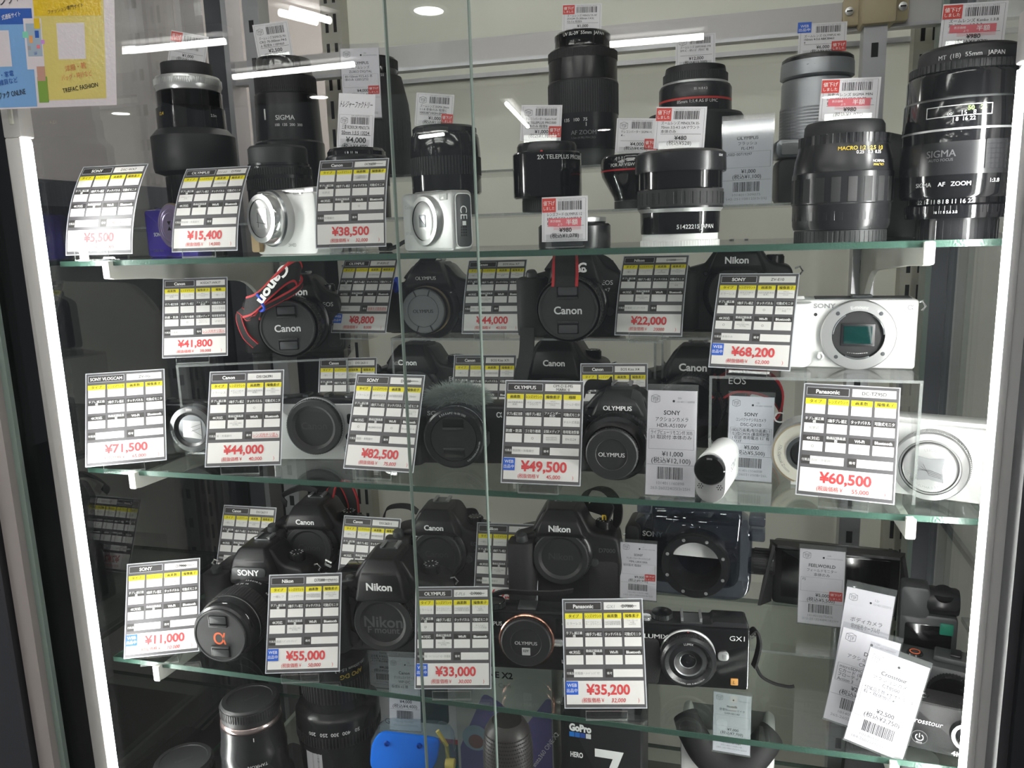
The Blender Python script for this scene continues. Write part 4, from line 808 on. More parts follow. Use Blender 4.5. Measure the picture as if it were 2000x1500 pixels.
# --- top shelf compacts
t, a, m = box_cam('compact_camera', 'violet compact camera between two spec cards on the top shelf', 330, 441, .075, Z1, -.30, .092, .054, .020, .008, .006, PUR, .005)
f = -.010; m.text('SONY', -.022, .026, .0042, SILT, y=f-.0004, bold=.02); m.text('Cyber-shot', -.024, .008, .003, DIML, y=f-.0004); m.text('G', .002, .048, .003, SILT, y=f-.0004); m.out('body', t); T = tr(.008, f, a)
M().lathe([(.025, 0), (.025, .002, GOLDM), (.0235, .0035, GOLDM), (.022, .003, PURL), (.019, .004, PURL), (.0185, .0034, PURL), (.0145, .005, PURL), (.0138, .0045, PURL), (0, .0048, PURL)], GOLDM, 64, T@YAX).out('lens', t)
M().hull([(x_, y_, z_) for x_, z_ in ((-.0045, -.006), (.0045, -.006), (.0045, .006), (-.0045, .006)) for y_ in (-.0056, -.0045)], PURL, .0003, T).hull([(x_, -.0058, z_) for x_, z_ in ((-.0035, -.005), (.0035, -.005), (0, -.0005))]+[(0, -.005, -.003)], BLK, 0, T).hull([(x_, -.0058, z_) for x_, z_ in ((-.0035, .005), (.0035, .005), (0, .0005))]+[(0, -.005, .003)], BLK, 0, T).out('lens_shutter', t)
M().rbox(-.03, .0, -.005, .005, .0535, .0555, .001, PUR).out('shutter_button', t)
t, a, m = box_cam('compact_camera', 'white compact camera with a tan grip and silver lens on the top shelf', 508, 427, .05, Z1, -.42, .108, .063, .034, -.010, .022, WHP, .007)
f = -.017; m.text('24×ED', .012, .010, .0035, INKG, y=f-.0004); m.out('body', t); T = tr(-.010, f, a)
M().lathe([(.0295, 0), (.0295, .009, SILP), (.028, .011, GUN), (.0265, .012, SIL), (.0262, .019, CHR), (.025, .0215, CHR), (.020, .0222, SIL), (.0195, .021, BLK2), (.017, .020, SIL), (0, .0195, SILP)], SILP, 72, T@YAX).out('lens', t)
m = M().extr(rpoly([(-.0095, -.0105), (.0095, -.0105), (.0095, .0105), (-.0095, .0105)], .002), -.0204, -.019, SILP, .0002, T)
for q in ((-.0065, -.009, -.0065, .006), (-.0065, .006, .009, -.004), (-.009, -.0035, .009, -.006)): m.tube([(q[0], -.0206, q[1]), (q[2], -.0206, q[3])], .0002, INK, 4, T)
m.out('lens_shutter', t)
M().rbox(-.055, -.040, f-.006, f+.004, .003, .05, .003, TAN).out('grip', t)
M().rbox(-.05, .05, -.014, .014, .0615, .068, .004, SIL).rbox(.018, .036, -.0165, -.004, .060, .067, .002, glass('flash_window', (.8, .8, .8), .3)).out('top_plate', t)
t, a, m = box_cam('compact_camera', 'silver compact camera turned to show its grey end plate', 823, 432, .04, Z1, -.62, .090, .057, .023, .001, .007, SILP, .006)
f = -.0115; m.text('Canon', -.032, .044, .0035, INKG, y=f-.0004); m.text('IXY 650', -.032, .018, .003, INKG, y=f-.0004); m.out('body', t); T = tr(.001, f, a)
M().lathe([(.0245, 0), (.0245, .003, SIL), (.0235, .005, SIL), (.019, .0055, SIL), (.0185, .0045, BLK2), (.0165, .0055, SIL), (0, .0058, SIL)], SIL, 64, T@YAX).out('lens', t)
M().extr(rpoly([(-.0055, -.006), (.0055, -.006), (.0055, .006), (-.0055, .006)], .0008), -.0062, -.0052, GUN, .0002, T).tube([(-.005, -.0064, .004), (.005, -.0064, -.004)], .0002, INK, 4, T).out('lens_shutter', t)
m = M().rbox(-.0085, .0085, -.0012, 0, .004, .053, .005, DGR, .0004, tr(.0450, 0, 0)@rz(PI/2)).rbox(-.0095, .0095, -.0008, 0, .003, .054, .006, WHG, .0003, tr(.0450, 0, 0)@rz(PI/2)); K = tr(.0462, 0, 0)@rz(PI/2)
m.text('CE', 0, .036, .008, WHI, K@tr(0, 0, .036)@ry(PI/2)@tr(0, 0, -.036), y=-.0003)
for i in range(3):
    for j in range(4): m.box(-.004+i*.0026, -.0026+i*.0026, -.0004, 0, .014+j*.0026, .0154+j*.0026, INK, K)
m.box(-.002, .002, -.0003, 0, .024, .028, WHI, K); m.out('end_plate', t)
M().rbox(.024, .037, f-.0012, f+.001, .048, .0545, .001, WHG).out('flash', t); M().rbox(-.03, .01, -.005, .005, .0565, .0585, .001, SIL).out('shutter_button', t)
M().tube(arcpath([(-.05, 0, .012), (-.062, -.002, .009), (-.072, -.004, .005), (-.085, -.006, .003)]), .0022, WEB_, 8).rbox(-.10, -.082, -.010, -.002, .0005, .009, .003, BLK).out('wrist_strap', t)
# --- third shelf
crr, _ = slr('black camera body with a toothed body cap at the back behind the long-lensed camera', 603, 1072, .15, RD, .12, 'Canon', W=.129, H=.096, captxt='Canon', mx=.0, model='', logoh=.0066)
M().ribbon(ST([(560, 985, .20), (552, 968, .20), (590, 952, .20), (620, 960, .195)], crr), .012, .0015, WEB_, (.3, -.4, .7)).ribbon(ST([(640, 985, .20), (650, 950, .20), (672, 945, .20), (688, 975, .20), (692, 1005, .20)], crr), .022, .0016, WEB_, (.7, -.4, .4), edge=REDW).out('strap', crr)
M().tube([(0, -.01, .1085), (.004, -.012, .112), (.008, -.010, .109)], .0012, CHR, 6).out('strap_ring', crr)
ch, _ = slr('black camera body with a pale hot shoe behind the door edge, third shelf', 852, 1085, .16, RD, .10, 'Canon', W=.129, H=.099, captxt='Canon', mx=.0, model='EOS\n×3', logoh=.0066, modelcol=DIML)
M().ribbon(ST([(748, 1020, .22), (755, 995, .22), (775, 988, .215), (800, 990, .21), (815, 1000, .20)], ch), .010, .0015, WEB_, (.4, -.3, .7)).ribbon(ST([(900, 1000, .22), (925, 1000, .22), (932, 1020, .215), (920, 1040, .21)], ch), .012, .0015, WEB_, (.4, -.3, .7)).out('strap', ch)
ct, _ = slr('black camera body with a looped dark strap beside the underwater housing', 1095, 1090, .15, RD, .08, 'Nikon', W=.132, H=.105, captxt='Nikon', model='D7000', mx=-.004, modelcol=DIML, logoh=.0075, capr=.0325)
m = M().ribbon(ST([(1190, 1045, .20), (1205, 1020, .20), (1205, 985, .205), (1185, 958, .21), (1155, 955, .215), (1140, 975, .22), (1148, 1000, .22)], ct), .016, .0016, WEB_, (.6, -.5, .4)).ribbon(ST([(1150, 985, .205), (1170, 990, .20), (1188, 1000, .195), (1178, 1030, .19)], ct), .030, .0016, WEB_, (.4, -.5, .6))
p2 = loc(1180, 1008, .187, ct); m.text('n', p2[0], p2[2], .009, YLT, y=p2[1], bold=.03, T=None); m.out('strap', ct)
M().tube(ST([(1188, 1042, .195), (1184, 1040, .19), (1180, 1046, .19), (1185, 1048, .195)], ct), .0012, CHR, 6).out('strap_ring', ct)
cr = ct
cw, _ = slr('black camera with a long lens and orange letter cap on the third shelf', 432, 1240, .012, Z3, .10, 'SONY', W=.13, H=.106, D=.05, mx=.0, L=.006, segs=[(.033, .002, SIL), (.0335, .004, BLK2), (.034, .03, BLK2), (.036, .034, BLK2), (.0365, .062, BLK2), (.037, .064, SIL), (.0365, .066, BLK2), (.0355, .074, BLK2), (.034, .076, GLS), (.0345, .083, BLK2), (.032, .085, BLK2)], rib=((.0372, .036, .058, 66, .0005, RUB),), marks=(('3.5-5.6/18-70', .0338, .015, .0028, .2), ('35  28  24  18', .0338, .024, .003, -.2), ('60', .0338, .022, .003, .9)), capr=.0315, captxt='α', captcol=ORG, capth=.3, logoh=.009, flash=False)
M().rbox(-.022, .022, -.0445, -.041, .074, .086, .005, DGR, .001).text('SONY', 0, .080, .0075, WHI, y=-.0448, bold=.02).out('name_plate', cw)
cx, _ = slr('heavy black camera body with a ring-dished cap beside the 55,000 yen card', 748, 1218, .064, Z3, .12, 'Nikon', S=1.04, W=.141, H=.113, D=.056, mx=.002, L=.012, captxt='Nikon\nF mount', capr=.0325, logoh=.0085, model='', captcol=DIML, capth=.2)
M().extr(rpoly([(-.068, .02), (-.06, .03), (-.05, .045), (-.048, .043), (-.06, .025)], .001), -.0292, -.028, REDL, .0002, tr(0, -.018, .02)).out('red_swoosh', cx)
M().tube([(-.066, -.005, .094), (-.072, -.006, .098), (-.074, -.004, .092), (-.068, -.002, .088)], .0014, CHR, 6).rbox(-.05, -.024, -.02, .012, .0905, .0915, .001, GLS).lathe([(.0045, 0), (.0045, .003), (0, .0034)], GUN, 16, tr(-.036, -.03, .088)).out('top_controls', cx)
M().lathe([(.0085, 0), (.0085, .006), (.004, .0075), (0, .0076)], RUB, 20, tr(-.038, -.027, .018)@YAX).lathe([(.004, 0), (.004, .003), (0, .0032)], RUB, 16, tr(-.036, -.028, .062)@YAX).out('front_dial', cx)
# flat black mirrorless with copper ring
t, a, m = box_cam('mirrorless_camera', 'flat black camera with a copper mount ring between two spec cards', 1027, 1257, .065, Z3, .12, .115, .066, .030, .0, .010, GLS, .006)
f = -.015; m.text('OLYMPUS', -.040, .054, .005, SILT, y=f-.0004, bold=.02, w=.026); m.text('ШY', .042, .012, .004, SILT, y=f-.0004); m.lathe([(0, .0006), (.0015, .0004)], MGR, 12, tr(.04, f, .056)@YAX); m.out('body', t); T = tr(0, 0, a)
M().lathe([(.0305, 0), (.0305, .0035), (.0295, .0045), (.028, .0045)], COPR, 72, tr(0, f, a)@YAX).out('mount_ring', t)
lens_cap(t, .0275, f-.0035, T, 'OLYMPUS', CAPB, SILT, 'plain', .075, 'body_cap')
M().rbox(-.0045, .0045, f-.0098, f-.009, a-.014, a-.0055, .0005, SILT, .0002).text('ШY', 0, a-.0085, .003, INK, y=f-.0101, bold=.04).out('cap_emblem', t)
M().rbox(.028, .040, f-.003, f, a-.006, a+.002, .0035, CHR, .001).out('release_button', t)
m = M().extr(rpoly([(-.055, .063), (.055, .063), (.053, .0685, .004), (-.05, .0685, .004)], .002), -.013, .014, BLK2, .001); m.rbox(-.01, .01, -.011, .009, .068, .071, .001, GUN); m.out('top_plate', t)
M().lathe([(.011, 0), (.011, .006), (.0105, .007), (0, .007)], GLS, 32, tr(-.036, -.002, .068)).ribs(.0115, .001, .006, 44, .0006, GUN, tr(-.036, -.002, .068)).out('mode_dial', t)
M().ribbon(arcpath([(-.05, .01, .07), (-.03, .016, .076), (.0, .016, .076), (.03, .010, .080), (.05, .004, .086)]), .011, .0015, WEB_, (.1, -.6, .7)).out('strap', t)
# flat black camera with pancake lens
t, a, m = box_cam('mirrorless_camera', 'flat black camera with a pancake lens and amber badge by the 35,200 yen card', 1345, 1300, .055, Z3, .10, .117, .069, .032, -.004, .022, GLS, .004)
f = -.016; m.text('LUMIX', -.036, .0565, .005, WHI, y=f-.0004, bold=.02, w=.025); m.text('GX1', .0455, .0585, .0055, SILT, y=f-.0004, w=.015); m.out('body', t); T = tr(-.004, 0, a)
M().extr(rpoly([(-.058, .004), (-.034, .004), (-.030, .03), (-.034, .054), (-.058, .054)], .004), f-.006, f+.001, LEA, .002).out('grip', t)
M().rbox(.040, .0475, f-.001, f, .006, .0135, .001, AMB, .0003).text('L', .0437, .0098, .004, INK, y=f-.0012, shear=.2).out('badge', t)
ln = M().lathe([(.0285, 0), (.0285, .002, SIL), (.0275, .003, SIL), (.0272, .008, GLS), (.0265, .009, GLS), (.0278, .010, BLK2), (.0278, .016, BLK2), (.0255, .019, BLK2), (.0235, .0195, BLK2), (.0195, .016, BLK2), (.0145, .0175, BLK2), (.0135, .0165, GUN), (.0085, .013, BLK), (.0078, .0125, GUN), (.006, .0118, GLS), (0, .0128, LNS)], SIL, 72, T@tr(0, f, 0)@YAX).arc('LUMIX', .0218, 0, .0024, SILT, T, y=f-.0192).arc('G 1:2.5/14 ASPH.  φ46  0.18m/0.59ft-∞', .0222, PI, .0016, SILT, T, y=f-.0192, flip=True).out('lens', t)
M().ribs(.0284, .0105, .0155, 90, .0005, RUB, T@tr(0, f, 0)@YAX).out('focus_ring', ln); M().lathe([(0, .0006), (.0009, .0004)], REDS, 10, tr(-.004, f-.0055, a+.0273)@rx(0)).out('index_dot', ln)
M().rbox(.0265, .0375, f-.003, f, a-.004, a+.006, .0045, SIL, .001).rbox(.031, .036, f-.004, f-.002, a-.002, a+.004, .003, SIL, .0008).out('release_button', t)
m = M().extr(rpoly([(-.056, .066), (.057, .066), (.0565, .074, .005), (.022, .0745), (.02, .071), (-.054, .071)], .002), -.0135, .014, BLK2, .0012); m.out('top_plate', t)
m = M(); 
for s in (-1, 1): m.box(s*.0095-.0012, s*.0095+.0012, -.012, .008, .071, .0765, ALU)
m.box(-.0105, .0105, -.013, .008, .0705, .0725, GUN).out('hot_shoe', t)
M().lathe([(.0105, 0), (.0105, .0065), (0, .0068)], GLS, 32, tr(-.030, -.001, .0705)).ribs(.011, .001, .006, 44, .0006, GUN, tr(-.030, -.001, .0705)).out('mode_dial', t); M().lathe([(.0065, 0), (.006, .003), (0, .0033)], CHR, 24, tr(-.047, -.006, .0705)).out('shutter_button', t)
m = M().ribbon(arcpath([(.059, -.004, .058), (.065, -.006, .064), (.069, -.006, .05), (.067, -.006, .034), (.064, -.006, .022)]), .011, .002, WEB_, (.2, -1, .1)).tube(arcpath([(.066, -.006, .024), (.072, -.006, .012), (.084, -.008, .006), (.098, -.012, .0055), (.104, -.012, .0065)]), .0017, WEB_, 8); m.out('strap', t)
M().tube([(.058, -.003, .056), (.062, -.004, .059), (.066, -.004, .056), (.061, -.003, .053)], .0012, CHR, 6).out('strap_ring', t)
# ------------------------------------------------------------------ lenses
LG = 'second-hand lenses'
def lens_thing(label, px, pyc, y, zb, y0, parts, texts=(), rib=(), name='camera_lens', top=True):
    """parts: (part name, material, [(half width px, row px), ...] from the base up); rows are photo rows on the axis at depth y"""
    P = at(px, pyc, y); s = mpp(P)
    def zz(row): return at(px, row, y)[2]-zb
    t = thing(name, label, 'camera lens', (P[0], P[1], zb), 0, LG)
    az = math.atan2(CAMP[0]-P[0], P[1]-CAMP[1]); objs = {}
    z_prev = 0.
    for k, (nm, mt, pf) in enumerate(parts):
        q = []
        for p in pf:
            z = 0. if p[1] is None else max(zz(p[1]), 0); q.append((p[0]*s, z)+((p[2],) if len(p) > 2 else ()))
        q = [(1e-5, q[0][1])]+q+[(1e-5, q[-1][1])]
        m = M().lathe(q, mt, 64)
        for (pn, tx, row, dx, hp, tm, rr) in texts:
            if pn == k: m.text(tx, rr*s*1.004*(az+math.asin(max(-.95, min(.95, dx/rr)))), zz(row), hp*s, tm, wrap=rr*s*1.004, bold=.015)
        m.out(nm, t)
    for (r, r0, r1, n, d, mt) in rib: M().ribs(r*s, zz(r0), zz(r1), n, d*s, mt, duty=.62).out('grip_ring', t)
    return t
lens_thing('long black lens with a silver ring near its top, nearest the beige wall', 376, 250, .16, RL, 447, [('hood', BLK, [(50, None), (56, 440), (57, 345), (76, 338), (78, 330), (78, 270), (66, 256)]), ('barrel', GLS, [(64, 256), (63, 215), (60, 213), (60, 183), (58, 181), (59, 178, SIL)]), ('silver_ring', SIL, [(59, 178), (61, 172), (61, 160), (58, 153)]), ('rear_cap', CAPB, [(47, 154), (47, 126)])], texts=((1, '12.4', 228, -52, 6, YLT, 64), (1, '2.5m', 232, 40, 5, SILT, 64)), rib=((62, 159, 171, 110, 1.2, SIL), (58.5, 347, 440, 24, 3, BLK)))
lens_thing('tall black zoom lens with white lettering, second from the beige wall', 563, 230, .225, RL, 445, [('barrel', BLK2, [(52, None), (66, 430), (66, 283), (63, 279), (60, 190), (58, 188), (57, 152), (52, 146)]), ('front_cap', GLS, [(52, 146), (52, 124), (50, 117), (46, 116)])], texts=((0, 'SIGMA', 238, -6, 9, SILT, 62), (0, '100  135  200  300', 252, 0, 5, SILT, 63), (0, 'I', 230, -42, 20, SILT, 62)), rib=((58.5, 155, 186, 100, .8, RUB),))
lens_thing('short black lens with a fine ribbed collar in front of the tall lettered zoom', 545, 330, .125, RL, 445, [('barrel', BLK2, [(50, None), (62, 440), (62, 372), (61, 328), (58, 326), (58, 322)]), ('rear_cap', CAPB, [(56, 322), (56, 292), (52, 287)])], rib=((62.5, 332, 345, 80, 1.2, RUB), (63, 352, 372, 80, 1.5, RUB)))
lens_thing('black zoom lens behind the tall tag reading four thousand and the white slip', 737, 250, .23, RH, 357, [('barrel', RUB, [(45, None), (60, 355), (65, 352), (65, 230), (63, 205), (60, 190), (52, 152), (47, 150)]), ('front_cap', GLS, [(46, 150), (45, 122), (42, 115)])], rib=((65.5, 240, 300, 60, 1.5, RUB), (46.5, 120, 138, 60, 1, RUB)), texts=((0, '40  I  150', 157, 5, 5, SILT, 60),))
lens_thing('squat black lens under the tag with slanting shop lettering', 700, 350, .125, RL, 445, [('barrel', BLK2, [(50, None), (60, 440), (60, 310), (57, 306)]), ('rear_cap', GLS, [(56, 306), (56, 298), (52, 292)])], rib=((60.5, 325, 365, 60, 1.2, RUB),), texts=((0, 'I  8  11  16', 303, -10, 4, SILT, 57),))
lens_thing('dark glossy lens standing behind the silver compact camera', 871, 320, .145, RL, 438, [('rear_cap', CAPB, [(48, None), (54, 432), (54, 382)]), ('barrel', GLS, [(64, 382), (68, 378), (68, 300), (66, 272), (62, 262)]), ('front_cap', BLK2, [(62, 262), (62, 253), (58, 249)])], rib=((64, 266, 286, 70, 1.2, RUB), (68.6, 310, 345, 70, 1.2, RUB)))
lens_thing('tallest black zoom lens with white figures near its foot', 1139, 190, .245, RH, 318, [('foot_cap', DGR, [(52, None), (58, 314), (62, 296)]), ('barrel', BLK2, [(66, 296), (68, 290), (68, 165), (66.5, 163), (66, 110), (64, 103), (57, 98)]), ('filter_rim', GLS, [(54, 98), (53, 84), (54, 80), (54, 72), (51, 68)])], texts=((1, 'AF ZOOM', 266, 0, 8, MGR, 68), (1, '1.5m (4.9ft) MACRO', 276, 0, 4, DIML, 68), (1, '135   100   75', 242, -15, 6, SILT, 68), (1, 'I', 251, 5, 7, SILT, 68), (2, 'UV SL-39  55mm  JAPAN', 76, 3, 6, SILT, 54)), rib=((67, 106, 122, 120, .6, RUB), (68.6, 168, 228, 90, .7, RUB)))
lens_thing('black teleconverter with a red dot and thick rear cap on the low riser', 1069, 340, .115, RL, 416, [('rear_cap', CAPB, [(47, None), (50, 413), (50, 388)]), ('barrel', GLS, [(63, 388), (67, 385), (67, 303), (65, 300)]), ('front_cap', BLK2, [(58, 300), (58, 287), (55, 281)])], texts=((1, '2X TELEPLUS PRO300', 312, 32, 8, SILT, 67), (1, '•', 301, -10, 14, REDS, 66)), rib=((50.5, 392, 412, 70, 1, CAPB),))
lens_thing('black teleconverter with a thin red line narrowing to its foot', 1238, 350, .135, RL, 410, [('rear_cap', CAPB, [(38, None), (38, 393)]), ('barrel', GLS, [(38, 392), (40, 385), (62, 345), (64, 336), (64, 333, REDL), (64, 312), (62, 308)]), ('front_cap', BLK2, [(62, 308), (60, 305)])], texts=((1, 'FOR AF VIEW', 325, -22, 6, SILT, 64), (1, '| 1 ? |', 313, -25, 6, SILT, 64)))
lens_thing('black lens ringed with a red line behind the low teleconverter tags', 1357, 230, .235, RH, 330, [('hood', BLK, [(80, None), (92, 325), (92, 232), (88, 226)]), ('barrel', BLK2, [(70, 226), (69, 203), (69, 199, REDS), (69, 176), (66, 170), (62, 168, SIL), (62, 165, SIL)]), ('rear_cap', CAPB, [(61, 165), (58, 145), (56, 134)])], texts=((1, '85mm 1:1.4 AS IF UMC', 207, 5, 6, SILT, 69), (1, '22 16 8 4 2', 184, 10, 4, SILT, 69)), rib=((61.5, 148, 162, 90, .8, CAPB),))
lens_thing('wide black lens on a white rear cap at the front of the top shelf', 1328, 390, .055, Z1, 486, [('rear_cap', WHP, [(72, None), (76, 483), (76, 470), (73, 467), (73, 456)]), ('barrel', GLS, [(75, 456), (76, 452), (77, 415), (82, 408, SILP), (82, 404, BLK2), (82, 372, RUB), (80, 370), (80, 338)]), ('hood', BLK2, [(86, 338), (87, 334), (86, 303), (80, 298), (72, 296)])], texts=((1, '51422215 JAPAN', 443, 32, 8, SILT, 77), (2, 'SONY', 310, 74, 4, SILT, 86)), rib=((76.6, 469, 482, 90, 1.5, WHP), (83, 378, 400, 36, 2.2, RUB)))
lens_thing('silver zoom lens under a black cap on the tall riser', 1593, 210, .23, RH, 312, [('barrel', LSIL, [(60, None), (64, 308), (66, 304), (66, 210), (65, 208), (65, 166), (63, 160), (60, 158)]), ('hood', LSIL, [(62, 157), (68, 153), (67, 128), (66, 124)]), ('front_cap', BLK2, [(66, 124), (65, 117), (60, 113)])], texts=((1, 'I  Г   I', 139, -15, 7, INK, 67), (0, 'DIGITAL', 187, 34, 5, DIML, 65)), rib=((66.6, 212, 274, 1, .1, LSIL),)+tuple((66.8, 214+i*6, 217+i*6, 60, .3, LSIL) for i in range(11)))
lens_thing('stout black macro zoom with gold figures at the front of the top shelf', 1643, 380, .05, Z1, 477, [('rear_cap', CAPB, [(82, None), (84, 473), (84, 449)]), ('barrel', BLK2, [(86, 448), (89, 440), (90, 400), (92, 398), (92, 340), (90, 337), (88, 315), (82, 292), (81, 268)]), ('front_cap', BLK, [(73, 268), (72, 248), (68, 241)])], texts=((1, 'MACRO 1:2', 297, 15, 7, YLT, 85), (1, '1:2.5  1:3', 297, 55, 7, YLT, 85), (1, '0.25   0.3  0.35', 305, 45, 6, SILT, 87), (1, 'NORMAL', 322, 62, 5, SILT, 89), (1, 'MACRO', 329, 62, 5, YLT, 89), (1, 'SIGMA', 341, -72, 4, SILT, 91)), rib=((84.8, 451, 472, 60, 1.6, CAPB), (82.6, 268, 286, 44, 2, BLK2), (92.5, 350, 396, 20, 1.2, RUB), (89.6, 412, 430, 40, 1.5, BLK2)))
t = lens_thing('giant black zoom lens with a distance window by the light bar', 1876, 330, .035, Z1, 472, [('rear_cap', BLK2, [(70, None), (72, 468), (72, 426)]), ('mount_ring', GLS, [(93, 426), (94, 420), (94, 402), (90, 398), (90, 388)]), ('barrel', GLS, [(102, 388), (106, 382), (107, 345), (108, 340, BLK2), (108, 284, BLK2), (107, 280), (107, 263), (107, 259, SILP), (106, 205), (104, 201, GUN), (103, 199), (103, 158), (98, 150)]), ('filter_rim', BLK, [(86, 146), (87, 140), (86, 112), (85, 104), (80, 99)])], texts=((2, 'SIGMA    AF   ZOOM', 362, -30, 8, SILT, 107.5), (2, '1:3.8', 358, 56, 7, SILT, 107.5), (2, 'SIGMA', 305, -34, 13, DIML, 108.5), (2, 'AUTO FOCUS', 317, -34, 5, DIML, 108.5), (1, '22 16 11 8 I 8 11 16 22', 394, -25, 8, SILT, 92), (1, '16 11 8 5.6 3.8', 414, -20, 5, SILT, 95), (3, 'MT  (1B)  55mm   JAPAN', 122, 5, 8, SILT, 87), (2, '∞    15   8', 232, -5, 8, SILT, 107), (2, '50   26', 224, 20, 8, GRNT, 107), (2, '| 8  16 22', 243, 0, 7, SILT, 107)), rib=((72.8, 430, 466, 34, 2.2, BLK2), (95, 402, 416, 60, 2.5, GLS), (100.5, 134, 149, 70, 2, BLK)))
P = at(1876, 330, .035); s = mpp(P); az = math.atan2(CAMP[0]-P[0], P[1]-CAMP[1]); R_ = 107.4*s
def win(a0, a1, r0, r1, w_):
    m = M()
    def strip(A0, A1, Z0, Z1_):
        n = 10; v = []
        for i in range(n+1):
            a = A0+(A1-A0)*i/n; v += [(R_*math.sin(a), -R_*math.cos(a), Z0), (R_*math.sin(a), -R_*math.cos(a), Z1_)]
        m.add(v, [(2*i, 2*i+2, 2*i+3, 2*i+1) for i in range(n)], SILT)
    z0, z1 = at(1876, r1, .035)[2], at(1876, r0, .035)[2]; b = .0006
    strip(a0, a1, z0, z0+b); strip(a0, a1, z1-b, z1); strip(a0, a0+b/R_, z0, z1); strip(a1-b/R_, a1, z0, z1); return m
win(az-.62, az+.42, 217, 238, 1).out('distance_window', t)
m = M()
for i in range(6):
    z = at(1876, 286+i*9, .035)[2]
    for k in range(8): m.box(-.003, .003, -R_-.0012, -R_+.001, z-.0022, z+.0012, BLK2, rz(az+.42+k*.075))
m.out('ribbed_pad', t)
lens_thing('black lens hood with a silver rim behind the front half-price tag', 1122, 460, .05, Z1, 487, [('hood', BLK2, [(69, None), (70, 482), (70, 442), (66, 438)]), ('rim', SILP, [(60, 438), (61, 434, BLK2), (61, 426, SILP), (56, 425, SILP)])], name='lens_hood')
t = thing('flash_unit', 'small grey and black flash unit beside the silver zoom lens', 'flash', (*at(1560, 400, .17)[:2], RL), .1)
M().rbox(-.024, .024, -.018, .018, .0, .044, .008, BLK, .003).out('body', t); M().rbox(-.027, .027, -.022, .016, .044, .062, .006, GUN, .003).rbox(-.022, .022, -.0235, -.021, .047, .058, .002, MGR).out('head', t)
t = thing('lens_pouch', 'black cloth pouch flap showing behind the stout macro zoom', 'pouch', (*at(1745, 400, .12)[:2], Z1), -.2)
M().hull([(-.03, -.01, 0), (.022, -.01, 0), (-.03, .02, 0), (.022, .02, 0), (-.032, -.004, .05), (.012, -.004, .05), (-.03, .014, .08), (.012, .014, .08), (.02, 0, .07)], RUB, .004).out('bag', t)
M().hull([(-.03, -.014, .055), (.022, -.016, .05), (.026, -.014, .072), (-.02, .0, .1), (.014, .0, .09), (.012, .016, .09)], RUB, .003).out('flap', t)
# --- price tags on the lenses
small_tag(363, 122, .16, 72, 58, 'small white tag with a red sticker on the lens with a silver ring', ['ズームレンズ', '上品 1002507201-1型'], '1,000', '1,100', red='T', yaw=.3, lean=.1, roll=.2, zfix=at(376, 126, .16)[2]+.001)
small_tag(540, 116, .225, 68, 70, 'small white tag on the tall zoom second from the beige wall', [S_+' SIGMA DL MA', 'CRO 70-300mm F4-5', '.6 程度B 1189460'], '2,500', '2,750', yaw=.35, lean=.1, roll=-.12, zfix=at(563, 117, .225)[2]+.001)
small_tag(693, 292, .125, 72, 104, 'white tag headed with slanting shop lettering on the squat lens', ['三菱 ROKKOR MINOLTA', '50mm 1:3.5 13224'], '4,000', '4,400', head='トレジャーファクトリー', yaw=.2, lean=.12, roll=.08, zfix=at(700, 292, .125)[2]+.001)
tall_tag(709, 232, .186, 74, 130, None, 'tall white tag fixed before the black zoom lens near the door edge', 'OLYMPUS', 'ズームレンズ', 'ZUIKO DIGITAL', '40-150mm F3.5-4.5 本\n体のみ 135012732', '4,000', '4,400', code='06r', num='1014010574004', red=True, yaw=.25, lean=.05)
small_tag(846, 246, .145, 74, 64, 'small white tag with a red sticker at its corner on the dark glossy lens', [S_+' SIGMA 28mm', '1:1.8 本体のみ 程度C', '1005387 HIGH-SPEED'], '1,000', '1,100', red='R', yaw=.25, lean=.15, roll=.1, zfix=at(871, 249, .145)[2]+.001)
small_tag(1136, 67, .245, 76, 56, 'small white tag with a red sticker on the tallest zoom lens', [S_+' MINOLTA AF', 'ZOOM 75-300mm 1:4.5(', '32)-5.6 程度B'], '1,000', '1,100', red='T', yaw=.15, lean=.12, roll=.03, zfix=at(1139, 68, .245)[2]+.001)
small_tag(1055, 276, .10, 80, 70, 'small white tag with a red sticker on the teleconverter with a red dot', ['テレコンバーター Kenko N-AF', '2X TELEPLUS PRO300', '本体のみ 程度B'], '1,000', '1,100', red='R', yaw=.12, lean=.2, roll=.05, zfix=at(1069, 281, .115)[2]+.001)
small_tag(1241, 298, .12, 80, 68, 'small white tag with a red sticker on the teleconverter with a thin red line', ['テレコンバーター SIGMA ×1.', '4 -'], '4,000', '4,400', red='R', yaw=.1, lean=.22, roll=.06, zfix=at(1238, 305, .135)[2]+.001)
small_tag(1358, 128, .235, 76, 62, 'small white tag on the lens ringed with a red line', [S_+' SAMYANG SY8', '5M-C - IFﾚﾝｽﾞ 内ｷｽﾞ有'], '12,000', '13,200', yaw=.08, lean=.15, roll=0, zfix=at(1357, 133, .235)[2]+.001)
small_tag(1325, 297, .045, 97, 82, 'white tag priced 480 yen on the wide lens with a white cap', [S_+' MINOLTA 35-', '70mm 3.5-4.5 αAマウント', '本体のみ'], '480', '528', red='T', yaw=.03, lean=.22, roll=.06, zfix=at(1328, 296, .055)[2]+.001)
small_tag(1604, 112, .23, 88, 62, 'small tag with a blue and a red sticker on the silver zoom lens', [S_+' OLYMPUS 40-', '150mm 4-5.6 ABK38463', '9'], '6,000', '6,600', red='R', web=True, yaw=.0, lean=.15, roll=.03, zfix=at(1593, 112, .23)[2]+.001)
